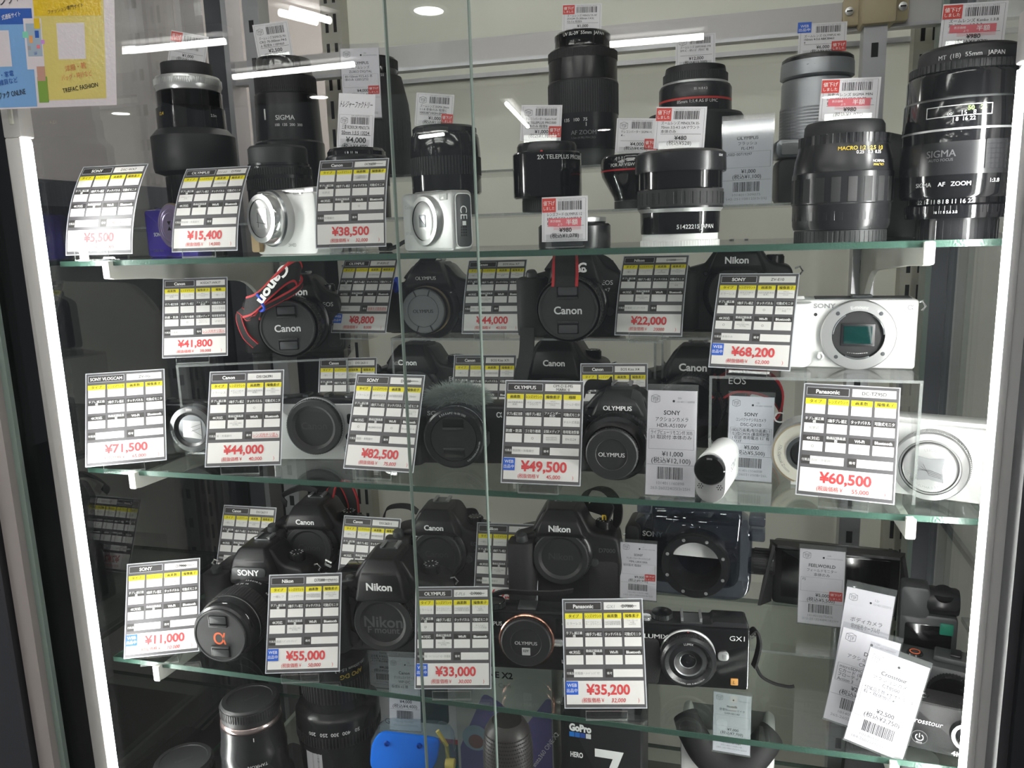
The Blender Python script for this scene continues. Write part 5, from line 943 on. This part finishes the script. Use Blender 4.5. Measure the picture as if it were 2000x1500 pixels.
small_tag(1655, 240, .045, 107, 82, 'white tag stamped half price on the stout macro zoom', ['単焦点レンズ SIGMA MIN', 'I ZOOM MACRO 28-80mm', '程度B 本体のみ'], '980', '1,078', red='T', half=True, yaw=-.08, lean=.2, roll=.05, zfix=at(1643, 241, .05)[2]+.001)
small_tag(1895, 98, .035, 112, 86, 'white tag stamped half price on the giant zoom lens', [S_+' Kenko 1:3.8', '75-200mm 1:2 3-3', '上品 370312 SIGMA'], '980', '1,078', red='T', half=True, yaw=-.1, lean=.15, roll=.06, zfix=at(1876, 99, .035)[2]+.001)
small_tag(1103, 492, .012, 90, 86, 'white half-price tag standing at the front of the lens hood', ['レンズフード OLYMPUS 1:2', '100 42.5/50 1.W/50 2', '8/35'], '980', '1,078', red='T', half=True, yaw=.02, lean=.1, roll=.0, zfix=.006)
tall_tag(1457, 398, .15, 94, 160, RL, 'tall grey tag priced 1,000 yen beside the wide lens with a white cap', 'OLYMPUS', 'フラッシュ', 'FL-LM1', 'USED 00719297', '1,000', '1,100', yaw=-.05, lean=.05, paper=TAGG)
# --- second shelf odds and ends
tall_tag(1308, 985, .012, 95, 205, Z2, 'long white tag priced 11,000 yen beside the small white action camera', 'SONY', 'アクションカメラ', 'HDR-AS100V', 'ライブビューリモコン付 3035\n51 取説付 本体のみ', '11,000', '12,100', code='08r', num='1014011160898', num2='263-260224I25I3r25H', yaw=-.02, lean=.22)
tall_tag(1463, 922, .07, 84, 165, Z2, 'white tag priced 5,000 yen between the action camera and the cream lens', 'SONY', 'コンパクトデジタルカメラ', 'DSC-QX10', '1820万画素(有効画素) 1\n/2.3型CMOS (裏面照射型\n) 取説 専用電池 ｷｽﾞ有\n31737', '5,000', '5,500', code='12r', num='1014011556008', num2='133-260312508r26L', yaw=-.1, lean=.12, paper=TAGG)
P = at(1388, 975, .0); s = mpp(P)
t = thing('action_camera', 'small white action camera lying long-ways beside the long white tag', 'camera', (P[0], P[1]+.006, Z2), -.16, CG)
def capsule(w, h, n=10): return [(w/2*math.cos(a), h-w/2+w/2*math.sin(a)) for a in np.linspace(0, PI, n)]+[(-w/2*math.cos(a), w/2-w/2*math.sin(a)) for a in np.linspace(0, PI, n)]
M().extr(capsule(.027, .046), -.004, .072, WHP, .0035, rx(-.06)).out('body', t)
M().extr(capsule(.0265, .0455), -.0052, -.003, SILP, .0008, rx(-.06)).out('face_plate', t)
m = M().lathe([(.0135, 0), (.0138, .004), (.0125, .006), (.0085, .006), (.0078, .003), (.004, .0025), (0, .0032)], GLS, 40, tr(0, -.0045, .0315)@YAX).arc('ZEISS', .0112, 0, .0016, SILT, tr(0, 0, .0315), y=-.0108); m.out('lens', t)
m = M()
for cx_ in (-.0085, .0085):
    for i in range(7): a = i*PI/3; m.lathe([(0, .0004), (.0006, .0003)], INK, 8, tr(cx_+(.0021*math.cos(a) if i else 0), -.0055, .0155+(.0021*math.sin(a) if i else 0))@YAX)
m.out('microphone_holes', t)
m = M().text('SONY', .035, .026, .0075, INKG, tr(.0138, 0, 0)@rz(PI/2), bold=.02, y=-.0002); m.out('lettering', t)
t = thing('lens_camera', 'round cream lens-style camera standing behind the 60,500 yen card', 'camera', (*at(1572, 895, .07)[:2], Z2), -.1, CG)
K = tr(0, 0, .031)
M().lathe([(.030, -.03), (.031, -.01), (.031, .002), (.0295, .004, SILP), (.028, .0035, GOLDM), (.018, .002, CRM), (.017, .0035, SILP), (.0135, .004, GUN), (.012, .002, BLK2), (0, .001, LNS)], WHP, 64, K@YAX).arc('10x Optical Zoom', .0225, -PI*.6, .0028, INKG, K, y=-.0038, flip=True).out('barrel', t); M().rbox(-.012, .012, -.004, .026, 0, .004, .001, WHP).out('foot', t)
st = thing('neck_strap', 'black lettered neck strap with red edges piled behind the riser of the white body', 'strap', (*at(1460, 850, .16)[:2], Z2), 0)
def sl(px, py, y): return at(px, py, y)-np.array(st.location)
m = M().ribbon(arcpath([sl(*q) for q in ((1405, 760, .15), (1440, 742, .15), (1500, 752, .15), (1527, 790, .155), (1515, 838, .16), (1470, 848, .165), (1425, 842, .17))]), .034, .0016, WEB_, (0, -.5, .85), edge=REDW).ribbon(arcpath([sl(*q) for q in ((1415, 800, .18), (1440, 765, .18), (1475, 745, .18))]), .03, .0016, WEB_, (.2, -.3, .9), edge=REDW)
q = sl(1440, 742, .148); m.text('EOS', q[0], q[2], .0075, WHI, y=q[1]-.004); q = sl(1520, 812, .153); m.text('C', q[0], q[2], .012, WHI, y=q[1]-.006); m.out('webbing', st)
# --- third shelf, back
t = thing('underwater_housing', 'smoky clear underwater camera housing with a bolted port ring on the third shelf', 'camera housing', (*at(1365, 1120, .215)[:2], RD), -.06)
a = at(1365, 1107, .165)[2]-RD; s = mpp(at(1365, 1107, .165)); r = 66*s
M().rbox(-.078, .060, -.02, .03, .016, .116, .026, HOUS, .006).hull([(-.05, -.03, .085), (.045, -.03, .085), (-.055, -.018, .127), (.05, -.018, .127), (-.05, .02, .127), (.045, .02, .127), (-.05, .0, .085), (.045, .0, .085)], HOUS, .004).out('shell', t)
M().rbox(-.066, .046, .0, .024, .022, .106, .02, BLK2, .003).rbox(-.084, -.066, -.03, .02, .0, .104, .008, BLK, .004).out('inner_frame', t)
M().lathe([(r*.86, -.03), (r*.9, .0), (r*.97, .02)], HOUS, 56, tr(0, -.02, a)@YAX).out('port_barrel', t)
m = M().lathe([(r*.97, .018), (r, .02), (r, .03), (r*.97, .032), (r*.76, .032), (r*.72, .028), (r*.70, .01), (r*.62, -.004), (r*.6, -.004), (0, -.005)], BLK2, 64, tr(0, -.02, a)@YAX); m.out('port_ring', t)
m = M()
for i in range(8): m.lathe([(0, .0012), (.0016, .001), (.002, 0)], SIL, 12, tr(0, -.052, a)@ry(PI/8+i*PI/4)@tr(0, 0, r*.87)@YAX)
m.out('screw', t)
M().hull([(x_, -.034, z_) for x_, z_ in ((-.026, a+.005), (.026, a+.005), (.026, a+.024), (-.026, a+.024))]+[(0, -.028, a+.028)], WHG, .0).out('mirror_prism', t)
M().text('SONY', -.052, .092, .0065, SILT, y=-.0212, bold=.02).out('emblem', t)
M().lathe([(.014, 0), (.0145, .004), (.0145, .024), (.013, .026), (0, .026)], BLK, 40, tr(.06, -.012, a-.002)@ry(PI/2)).ribs(.0152, .003, .023, 20, .0012, BLK, tr(.06, -.012, a-.002)@ry(PI/2)).out('side_knob', t)
m = M()
for zz_ in (.05, .09, .108): m.rbox(.056, .074, -.012, .012, zz_, zz_+.012, .003, HOUS, .001)
m.out('latch', t); M().rbox(-.07, -.055, -.026, -.01, .118, .134, .003, HOUS, .002).rbox(-.03, .03, -.01, .012, .124, .134, .004, HOUS, .002).out('top_levers', t)
tall_tag(1246, 1172, .165, 70, 112, None, 'white tag with a red sticker before the underwater housing', 'SONY', 'アンダーウォーターハウジング', 'MPK-URX100A', '現状販売 程度B', '9,000', '9,900', code='07r', num='1014011020186', red=True, yaw=.0, lean=.1)
t = thing('field_monitor', 'black hooded field monitor with sloping cheeks at the back of the third shelf', 'monitor', (*at(1625, 1215, .225)[:2], RD), -.10)
W_ = .136
M().rbox(-W_/2, W_/2, 0, .018, .002, .078, .006, BLK2, .002).rbox(-W_/2+.010, W_/2-.010, -.0008, .001, .012, .07, .002, GLS, .0003).out('screen_body', t)
m = M()
m.hull([(-W_/2-.004, -.001, .078), (W_/2+.004, -.001, .078), (-W_/2+.006, -.05, .092), (W_/2-.006, -.05, .092), (-W_/2-.004, -.001, .082), (W_/2+.004, -.001, .082), (-W_/2+.006, -.05, .095), (W_/2-.006, -.05, .095)], RUB)
for s_ in (-1, 1): m.hull([(s_*W_/2, -.001, .004), (s_*(W_/2+.003), -.001, .004), (s_*W_/2, -.001, .080), (s_*(W_/2+.003), -.001, .082), (s_*(W_/2+.010), -.05, .02), (s_*(W_/2+.013), -.05, .02), (s_*(W_/2-.004), -.05, .093), (s_*(W_/2-.001), -.05, .095)], RUB)
m.out('sun_hood', t)
tall_tag(1601, 1222, .165, 82, 150, None, 'long white tag with a red sticker hanging before the hooded monitor', 'FEELWORLD', 'フィールドモニター', '本体のみ', 'F5', '5,000', '5,500', code='028', num='1014010575426', num2='212-251224I89I1825H', red=True, yaw=-.05, lean=.08)
t = thing('body_camera', 'black body camera with a green sticker and swivel head', 'camera', (*at(1805, 1290, .125)[:2], Z3), -.12, CG)
h = at(1800, 1140, .125)[2]-Z3
M().rbox(-.026, .026, -.012, .012, 0, h-.028, .005, DGR, .002).rbox(-.026, .0, -.012, .012, h-.034, h, .005, DGR, .002).out('body', t)
M().rbox(-.021, .021, -.0126, -.011, .030, h-.038, .003, GLS, .0004).text('BODY CAMERA', 0, .046, .0036, DIML, y=-.0131, bold=.02, w=.034).out('screen', t)
M().lathe([(0, -.015), (.0125, -.0145), (.014, -.012), (.014, .012), (.0125, .0145), (0, .015)], BLK2, 32, tr(.012, 0, h-.016)@ry(PI/2)).lathe([(.010, 0), (.0095, .002), (.006, .002), (0, .0015)], GLS, 28, tr(.012, -.006, h-.006)@rx(.6)).out('swivel_head', t)
M().rbox(.010, .022, -.0135, -.0125, h-.046, h-.034, .001, GRN, .0002).out('green_sticker', t)
tall_tag(1668, 1345, .085, 86, 222, Z3, 'white tag rearmost of the three overlapping tags in the corner of the third shelf', '', 'ボディカメラ', '現状販売 ケーブル付', '未使用品', '4,000', '4,400', code='12r', num='1014011552013', yaw=-.12, lean=.15, roll=.1)
t = thing('action_camera', 'black action camera with an orange ring button and round lens behind the cube camera', 'camera', (*at(1815, 1390, .085)[:2], Z3), -.28, CG); t.scale = (1.15, 1.15, 1.15)
M().rbox(-.036, .036, -.014, .016, .004, .050, .007, DGR, .003).out('body', t)
M().lathe([(.018, 0), (.0185, .003), (.017, .007), (.0145, .007), (.0135, .005), (.008, .004), (.0065, .0045), (0, .0055)], GLS, 48, tr(.016, -.013, .028)@YAX).ribs(.0188, .0005, .003, 48, .0006, BLK2, tr(.016, -.013, .028)@YAX).out('lens', t)
M().rbox(-.033, -.006, -.0148, -.013, .010, .046, .002, GLS, .0004).out('front_screen', t)
M().lathe([(.0065, 0), (.006, .0015), (0, .0017)], BLK2, 28, tr(-.014, 0, .050)).lathe([(.0035, .0017), (.0035, .0021), (.0042, .0021), (.0042, .0017)], ORG, 28, tr(-.014, 0, .050)).out('record_button', t)
M().rbox(.0, .03, -.006, .012, .050, .055, .002, DGR, .001).rbox(.012, .02, -.004, .008, .055, .058, .001, BLK).out('mounting_clip', t)
tall_tag(1664, 1392, .04, 104, 188, Z3, 'white tag in the middle of the three overlapping tags in the shelf corner', 'DJI', 'アクションカメラ', 'CM3S', 'microSDHCカード\nCカード (最大\nフローティングハンドル\nAction 3', '20,000', '22,000', code='12r', num='1014011402407', num2='265-260227I25I3r26A', yaw=-.16, lean=.18, roll=.15)
t = thing('action_camera', 'black cube action camera with a round power mark at the shelf corner', 'camera', (*at(1840, 1458, .028)[:2], Z3), -.22, CG); t.scale = (1.12, 1.12, 1.12)
M().rbox(-.030, .030, -.011, .012, 0, .042, .003, BLK, .0015).text('Crosstour', -.013, .026, .0048, WHI, y=-.0115, w=.024, shear=.2).text('4K', .010, .004, .0045, WHI, y=-.0115, bold=.03).out('body', t)
M().rbox(-.0295, .0295, -.0105, .0115, .0415, .0428, .003, LEA, .0005).lathe([(.005, 0), (.0048, .0009), (0, .001)], BLK2, 24, tr(-.017, 0, .0427)).text('OK', -.017, 0, .003, WHI, rx(-PI/2)@tr(0, -.0440, 0)@tr(0, 0, 0)).out('top_face', t)
M().lathe([(.0135, 0), (.013, .002), (.012, .0045), (.0095, .0045, SIL), (.009, .003, SIL), (.0065, .002), (0, .003, LNS)], BLK2, 48, tr(.017, -.011, .022)@YAX).out('lens', t)
m = M().lathe([(.006, 0), (.006, .0005), (.0055, .0005), (.0055, 0)], DIML, 32, tr(-.017, -.011, .011)@YAX)
m.tube([(.0028*math.sin(q), -.0118, .0112+.0028*math.cos(q)) for q in np.linspace(.6, 2*PI-.6, 20)], .00035, WHI, 6, tr(-.017, 0, 0)).box(-.0173, -.0167, -.012, -.0114, .0112, .0146, WHI).text('MODE', -.017, .0066, .0011, WHI, y=-.0116); m.out('power_mark', t)
tall_tag(1703, 1478, .008, 106, 192, Z3, 'white tag priced 2,500 yen, frontmost of the three overlapping tags', 'Crosstour', 'アクションカメラ', 'CT8500', '付属品多数 ※本体ベタツキ\n有・現状販売※', '2,500', '2,750', code='01r', num='1014011635921', num2='184-2602221251 3r26A', yaw=-.2, lean=.2, roll=.2)
# --- lowest shelf
def zt(px, py, y): return at(px, py, y)[2]-Z4
def lathe_lens(label, px, py, y, parts, texts=(), rib=(), tilt=0.):
    P = at(px, py, y); t = thing('camera_lens', label, 'camera lens', (P[0], P[1], Z4), 0, LG); H = P[2]-Z4; az = math.atan2(CAMP[0]-P[0], P[1]-CAMP[1])
    for nm, mt, pf in parts: M().lathe([(1e-5, max(H-pf[0][1], 0))]+[(r_, max(H-d, 0))+tuple(x_) for r_, d, *x_ in pf]+[(1e-5, max(H-pf[-1][1], 0))], mt, 64).out(nm, t)
    for (r_, d0, d1, n, dp, mt) in rib: M().ribs(r_, H-d1, H-d0, n, dp, mt).out('grip_ring', t)
    if texts:
        m = M()
        for (tx, r_, d, an, hh, mm, inv) in texts:
            v, f_, bb = glyphs(tx, 0. if 'M' in tx else .015, 2); k = hh/.727; X = (v[:, 0]-(bb[0]+bb[1])/2)*k; Z = (v[:, 1]-.36)*k
            if inv: X, Z = -X, -Z
            a_ = az+an+X/r_; m.add(np.stack((r_*1.005*np.sin(a_), -r_*1.005*np.cos(a_), H-d+Z), 1), f_, mm)
        m.out('scale_lettering', t)
    return t, H, P
DK = .2
t, H, P = lathe_lens('black lens with a copper-pale ring standing upside down on the lowest shelf', 487, 1362, .06, [('barrel', BLK2, [(.048, DK), (.048, .14), (.045, .105), (.040, .095), (.039, .07), (.0395, .062), (.0385, .058), (.0365, .04), (.0365, .028)]), ('mount_ring', mat('pale_copper', (.6, .48, .46), .25, metal=.9), [(.0345, .028), (.0358, .026), (.0358, .023), (.0345, .021)]), ('rear_cap', CAPB, [(.034, .021), (.0345, .012), (.034, .002), (.032, 0), (.027, 0), (.0265, .0012)])], texts=(('TAMRON', .0392, .068, .05, .004, WHI, True), ('70  100  135  200', .0455, .11, .1, .003, SILT, True), ('I', .0372, .034, .0, .005, WHI, False)), rib=((.0352, .004, .014, 70, .0006, CAPB), (.0395, .098, .104, 70, .0006, RUB)))
M().text('Tamron', 0, 0, .005, FNT, tr(0, 0, H-.0011)@rz(.9)@rx(-PI/2)).out('cap_lettering', t)
t, H, P = lathe_lens('short black lens with a plain round cap in the corner of the lowest shelf', 358, 1482, .035, [('barrel', BLK2, [(.036, DK), (.036, .03), (.0355, .012)]), ('front_cap', CAPB, [(.0345, .012), (.0345, .003), (.0325, 0), (.028, 0), (.0275, .0012)])], rib=((.0352, .003, .011, 60, .0006, CAPB),))
M().text('Tamron', 0, 0, .005, FNT, tr(0, 0, H-.0011)@rz(.9)@rx(-PI/2)).out('cap_lettering', t)
t, H, P = lathe_lens('huge black super-zoom lens with a barcode label on its side', 652, 1275, .12, [('barrel', BLK2, [(.046, DK+.3), (.047, .16), (.050, .115), (.052, .095), (.052, .068), (.049, .062), (.042, .058), (.041, .0)])], texts=(('50   400  300  250   200', .0525, .079, -.15, .0048, WHI, True), ('APO DG', .0413, .012, .5, .006, YLT, True), ('150-500mm 1:5-6.3', .0413, .003, .5, .004, SILT, True), ('OPTICAL STABILIZER', .0413, .05, .55, .0035, YLT, True)), rib=((.0525, .084, .098, 80, .0008, RUB), (.0418, .02, .046, 60, .0008, RUB)))
az = math.atan2(CAMP[0]-P[0], P[1]-CAMP[1])
m = M(); R_ = .0505; v = []
def lab(x, z, y): a_ = az-.72+x/R_; return np.stack((R_*1.006*np.sin(a_), -R_*1.006*np.cos(a_), H-.118+z), 1)
for i in range(7): v += list(lab(np.array([-.012+.004*i]*2), np.array([-.016, .016]), 0))
m.add(v, [(2*i, 2*i+2, 2*i+3, 2*i+1) for i in range(6)], TAGW)
rr = random.Random(5)
for i in range(16): z0 = -.013+i*.0016; k = lab(np.array([-.002, .008, .008, -.002]), np.array([z0, z0, z0+rr.choice((.0004, .0009)), z0+.0004]), 0); k = k*np.array((1.003, 1.003, 1)); m.add(k, [(0, 1, 2, 3)], INK)
m.out('label', t)
tall_tag(664, 1562, .03, 66, 110, Z4+.0, 'white tag with a blue sticker before the huge super-zoom lens', 'SIGMA', 'ズームレンズ', '150-500mm', '', '46,000', '50,600', num='1014010284449', web=True, yaw=.2, lean=.1)
tall_tag(725, 1590, .015, 74, 114, Z4+.0, 'white tag standing below the blue waterproof case', '', 'デジタルカメラ', '', '', '3,000', '3,300', code='09r', num='1014011182009', yaw=.15, lean=.15)
def carton(label, px0, px1, pyt, y, d, col, yaw=.05, extra=None):
    A, B = at(px0, pyt, y), at(px1, pyt+4, y); wd = np.linalg.norm((B-A)[:2]); c = (A+B)/2
    t = thing('product_box', label, 'box', (c[0], c[1], Z4), yaw, 'product boxes on the lowest shelf'); h = c[2]-Z4
    M().rbox(-wd/2, wd/2, 0, d, 0, h, .0012, col, .0008).out('carton', t); return t, wd, h
BXW = mat('box_white', (.68, .69, .70), .45); BXK = mat('box_black', (.016, .016, .018), .35); BXR = mat('box_red', (.4, .03, .04), .4); BXT = mat('box_teal', (.02, .06, .08), .35); BXP = mat('box_violet', (.14, .13, .3), .4)
t, wd, h = carton('tall white box with a red band for a small projector', 714, 890, 1250, .17, .12, BXW, .06)
m = M().text('Capsule 3', -wd*.18, h-.062, .0058, INK, y=-.0004).text('OK', -wd*.2, h-.107, .008, INK, y=-.0004).text('Google', -wd*.2, h-.117, .008, INK, y=-.0004)
m.rect(-wd/2+.001, wd/2-.001, h-.142, h-.135, BXR, -.0003).rect(-wd/2+.001, wd/2-.001, .01, h-.142, BXT, -.0003); m.extr(rpoly([(wd*.02, h-.115), (wd*.38, h-.115), (wd*.38, h-.02), (wd*.02, h-.02)], .008), -.0004, 0, BXT, .0001); m.out('front_print', t)
tall_tag(752, 1345, .155, 60, 110, at(752, 1345, .155)[2], 'white tag priced 46,000 yen on the tall projector box', 'Capsule', 'プロジェクター', 'D2426', '品完備 未使用品 407141\n1215178 × 64W18  8 23\nメンテ 税込価格¥59,990', '46,000', '50,600', num='1014011066480', yaw=.06, lean=.02)
tall_tag(792, 1428, .10, 62, 146, at(792, 1428, .10)[2], 'pale tag priced 4,000 yen over the blue waterproof case', 'Canon', 'デジタルカメラケース', 'WP-DC', '程度B 62 番', '4,000', '4,400', num='1014011018480', num2='185-260222I25I3r26', yaw=.12, lean=.12, paper=TAGG)
t, wd, h = carton('white and violet box of a steady camera behind the mesh speaker', 885, 1075, 1240, .17, .09, mat('box_grey_white', (.5, .52, .5), .45), .04)
m = M().text('360 ONE X2', -wd*.14, h-.053, .0085, INK, y=-.0004, bold=.03).text('360 Steady Cam', -wd*.14, h-.067, .0062, INKG, y=-.0004)
m.extr(rpoly([(-wd*.47, h-.16), (-wd*.2, h-.08, .008), (-wd*.02, h-.092, .008), (wd*.2, h-.125), (wd*.44, h-.08, .006), (wd*.49, h-.08), (wd*.49, .005), (-wd*.47, .005)], .002), -.0004, 0, BXP, .0001)
m.lathe([(0, .0002), (.018, .0002)], mat('print_sky', (.3, .42, .5), .4), 32, tr(-wd*.30, -.0005, h-.145)@YAX).lathe([(0, .0003), (.010, .0003)], mat('print_brown', (.25, .14, .13), .4), 24, tr(-wd*.30, -.0006, h-.150)@YAX).lathe([(0, .0003), (.022, .0003)], DGR, 32, tr(wd*.22, -.0006, h-.21)@YAX)
m.text('Insta360 ONE X2', 0, 0, .006, WHI, tr(wd*.42, 0, h-.15)@ry(-PI*.32), y=-.0007); m.out('front_print', t)
t = thing('mesh_speaker', 'dark grey perforated speaker with a domed top on the lowest shelf', 'speaker', (*at(990, 1405, .055)[:2], Z4), 0); P = at(990, 1405, .055); H = P[2]-Z4
M().lathe([(.028, 0), (.0285, .03), (.0275, H-.03), (.025, H-.012), (.020, H-.003), (.0165, H), (.016, H-.0008), (0, H-.0012)], mat('speaker_mesh', (.034, .030, .029), .45), 56).out('body', t)
m = M(); az = math.atan2(CAMP[0]-P[0], P[1]-CAMP[1])
for j in range(26):
    z = H-.012-j*.0042; r_ = .0251+min(1, (j*.0042)/.02)*.0027
    for i in range(26):
        a_ = az-1.35+2.7*(i+.5*(j % 2))/26; m.lathe([(0, .0002), (.00105, .0002)], INK, 6, tr(r_*math.sin(a_), -r_*math.cos(a_), z)@rz(a_)@YAX)
m.out('perforations', t)['kind'] = 'stuff'
t, wd, h = carton('black box with a big white seven and four coloured squares', 1094, 1252, 1384, .09, .07, BXK, -.02)
m = M().text('GoPro', -wd*.25, h-.026, .0085, WHI, y=-.0004, bold=.06, w=wd*.28).text('HERO', -wd*.30, h-.060, .0065, WHI, y=-.0004, bold=.03, w=wd*.16).text('7', wd*.11, h-.078, .065, WHI, y=-.0004, bold=.01, w=wd*.36).text('BLACK', wd*.36, h-.072, .006, WHI, y=-.0004, bold=.03, w=wd*.2)
for i, c_ in enumerate(('sq_a', (.02, .14, .6)), ) if False else enumerate(((.02, .2, .65), (.03, .16, .55), (.03, .08, .35), (.75, .75, .75))): m.rect(-wd*.39+i*wd*.07, -wd*.326+i*wd*.07, h-.038, h-.032, mat('square_%s' % 'abcd'[i], c_, .5), -.0004)
m.out('front_print', t)
t, wd, h = carton('grey clear-windowed box with a round badge behind the black seven box', 1096, 1240, 1330, .17, .06, mat('box_clear_grey', (.2, .21, .22), .2), -.02)
m = M().lathe([(0, .0002), (.017, .0002)], BXT, 32, tr(wd*.32, -.0006, h-.052)@YAX).lathe([(0, .0004), (.010, .0004)], mat('badge_blue', (.08, .25, .6), .3), 32, tr(wd*.32, -.0006, h-.05)@YAX).rbox(wd*.32-.021, wd*.32+.021, -.0014, -.001, h-.056, h-.049, .001, DGR, .0001).text('HYPERSMOOTH', wd*.32, h-.0525, .0038, WHI, y=-.0016, w=.036); m.out('badge', t)
m = M().rect(-wd*.48, .0, h-.08, h-.0, TAGW, -.0005); barcode(m, -wd*.32, -wd*.05, h-.058, h-.035, -.0007, 'gp'); m.out('shop_label', t)
# blue waterproof case
t = thing('waterproof_case', 'clear camera case with a bright blue flap on the lowest shelf', 'camera case', (*at(800, 1440, .07)[:2], Z4), .12); H = at(795, 1412, .07)[2]-Z4
M().rbox(-.046, .05, -.014, .025, 0, H-.008, .022, CLRB, .006).out('shell', t)
M().extr(rpoly([(-.045, H-.052, .03), (.025, H-.054, .03), (.038, H-.03, .01), (.042, H-.004, .006), (.03, H-.002, .012), (-.028, H+.002, .012), (-.04, H-.016, .01)], .006), -.022, -.016, BLUC, .003).out('blue_flap', t)
m = M()
for x_ in (-.02, .018): m.lathe([(.0035, .001), (.003, .003), (.002, .003), (.002, .0)], mat('deep_blue', (.0, .05, .35), .3), 16, tr(x_, -.0215, H-.012)@YAX)
m.text('Canon', .0, H-.044, .005, MATS['deep_blue'], y=-.0222); m.out('rivet', t)
M().tube([(.036, -.008, H-.002), (.046, -.008, H-.02), (.047, -.008, H-.04)], .0025, mat('seal_yellow', (.75, .6, .15), .4), 8).lathe([(.006, 0), (.006, .010), (.005, .011), (0, .011)], MATS['seal_yellow'], 24, tr(.045, -.012, H-.04)@ry(PI/2)).out('yellow_seal', t)
M().rbox(.043, .056, -.014, .006, H-.075, H-.052, .004, mat('teal_latch', (.0, .2, .22), .4), .002).out('latch', t)
# headset
t = thing('vr_headset', 'white headset with a thick black face cushion on the lowest shelf', 'headset', (*at(1420, 1470, .16)[:2], Z4), -.03); t.scale = (.82, .82, 1); H = at(1417, 1440, .15)[2]-Z4
M().extr(rpoly([(-.062, 0, .02), (.062, 0, .02), (.064, H+.012, .012), (.052, H+.018, .01), (.04, H-.03, .03), (-.04, H-.03, .03), (-.052, H+.018, .01), (-.064, H+.012, .012)], .01), -.02, .04, WHP, .005).out('shell', t)
c_ = arcpath([(-.057, -.020, H+.026), (-.051, -.027, H+.016), (-.032, -.034, H-.008), (-.010, -.037, H-.020), (.012, -.037, H-.020), (.034, -.034, H-.008), (.051, -.027, H+.010), (.058, -.020, H+.018)], 40)
M().tube(c_, .0165, RUB, 14, flat=1.25).out('face_cushion', t)
M().rbox(-.036, .036, -.02, -.012, H-.03, H+.006, .01, BLK2, .003).out('nose_plate', t)
tall_tag(1428, 1472, .085, 70, 126, at(1428, 1472, .085)[2], 'pale tag priced 7,000 yen hanging before the headset', 'mutalk', '防音Bluetoothマイク', 'SXP-001W', '', '7,000', '7,700', num='10140110510', num2='281-251001I25I3r25H', yaw=-.05, lean=.0, paper=TAGG)
t = thing('mesh_pouch', 'dark mesh pouch with a pale cup beside it at the end of the lowest shelf', 'pouch', (*at(1690, 1500, .2)[:2], Z4), 0)
M().hull([(-.03, -.02, 0), (.03, -.02, 0), (-.03, .02, 0), (.03, .02, 0), (-.022, 0, .14), (.024, 0, .14)], LEA, .006).out('bag', t)
M().lathe([(.016, 0), (.019, .1), (.018, .12), (0, .122)], WHP, 32, tr(.05, -.03, 0)).out('cup', t)
bpy.data.objects.remove(_to); bpy.data.curves.remove(_tc)
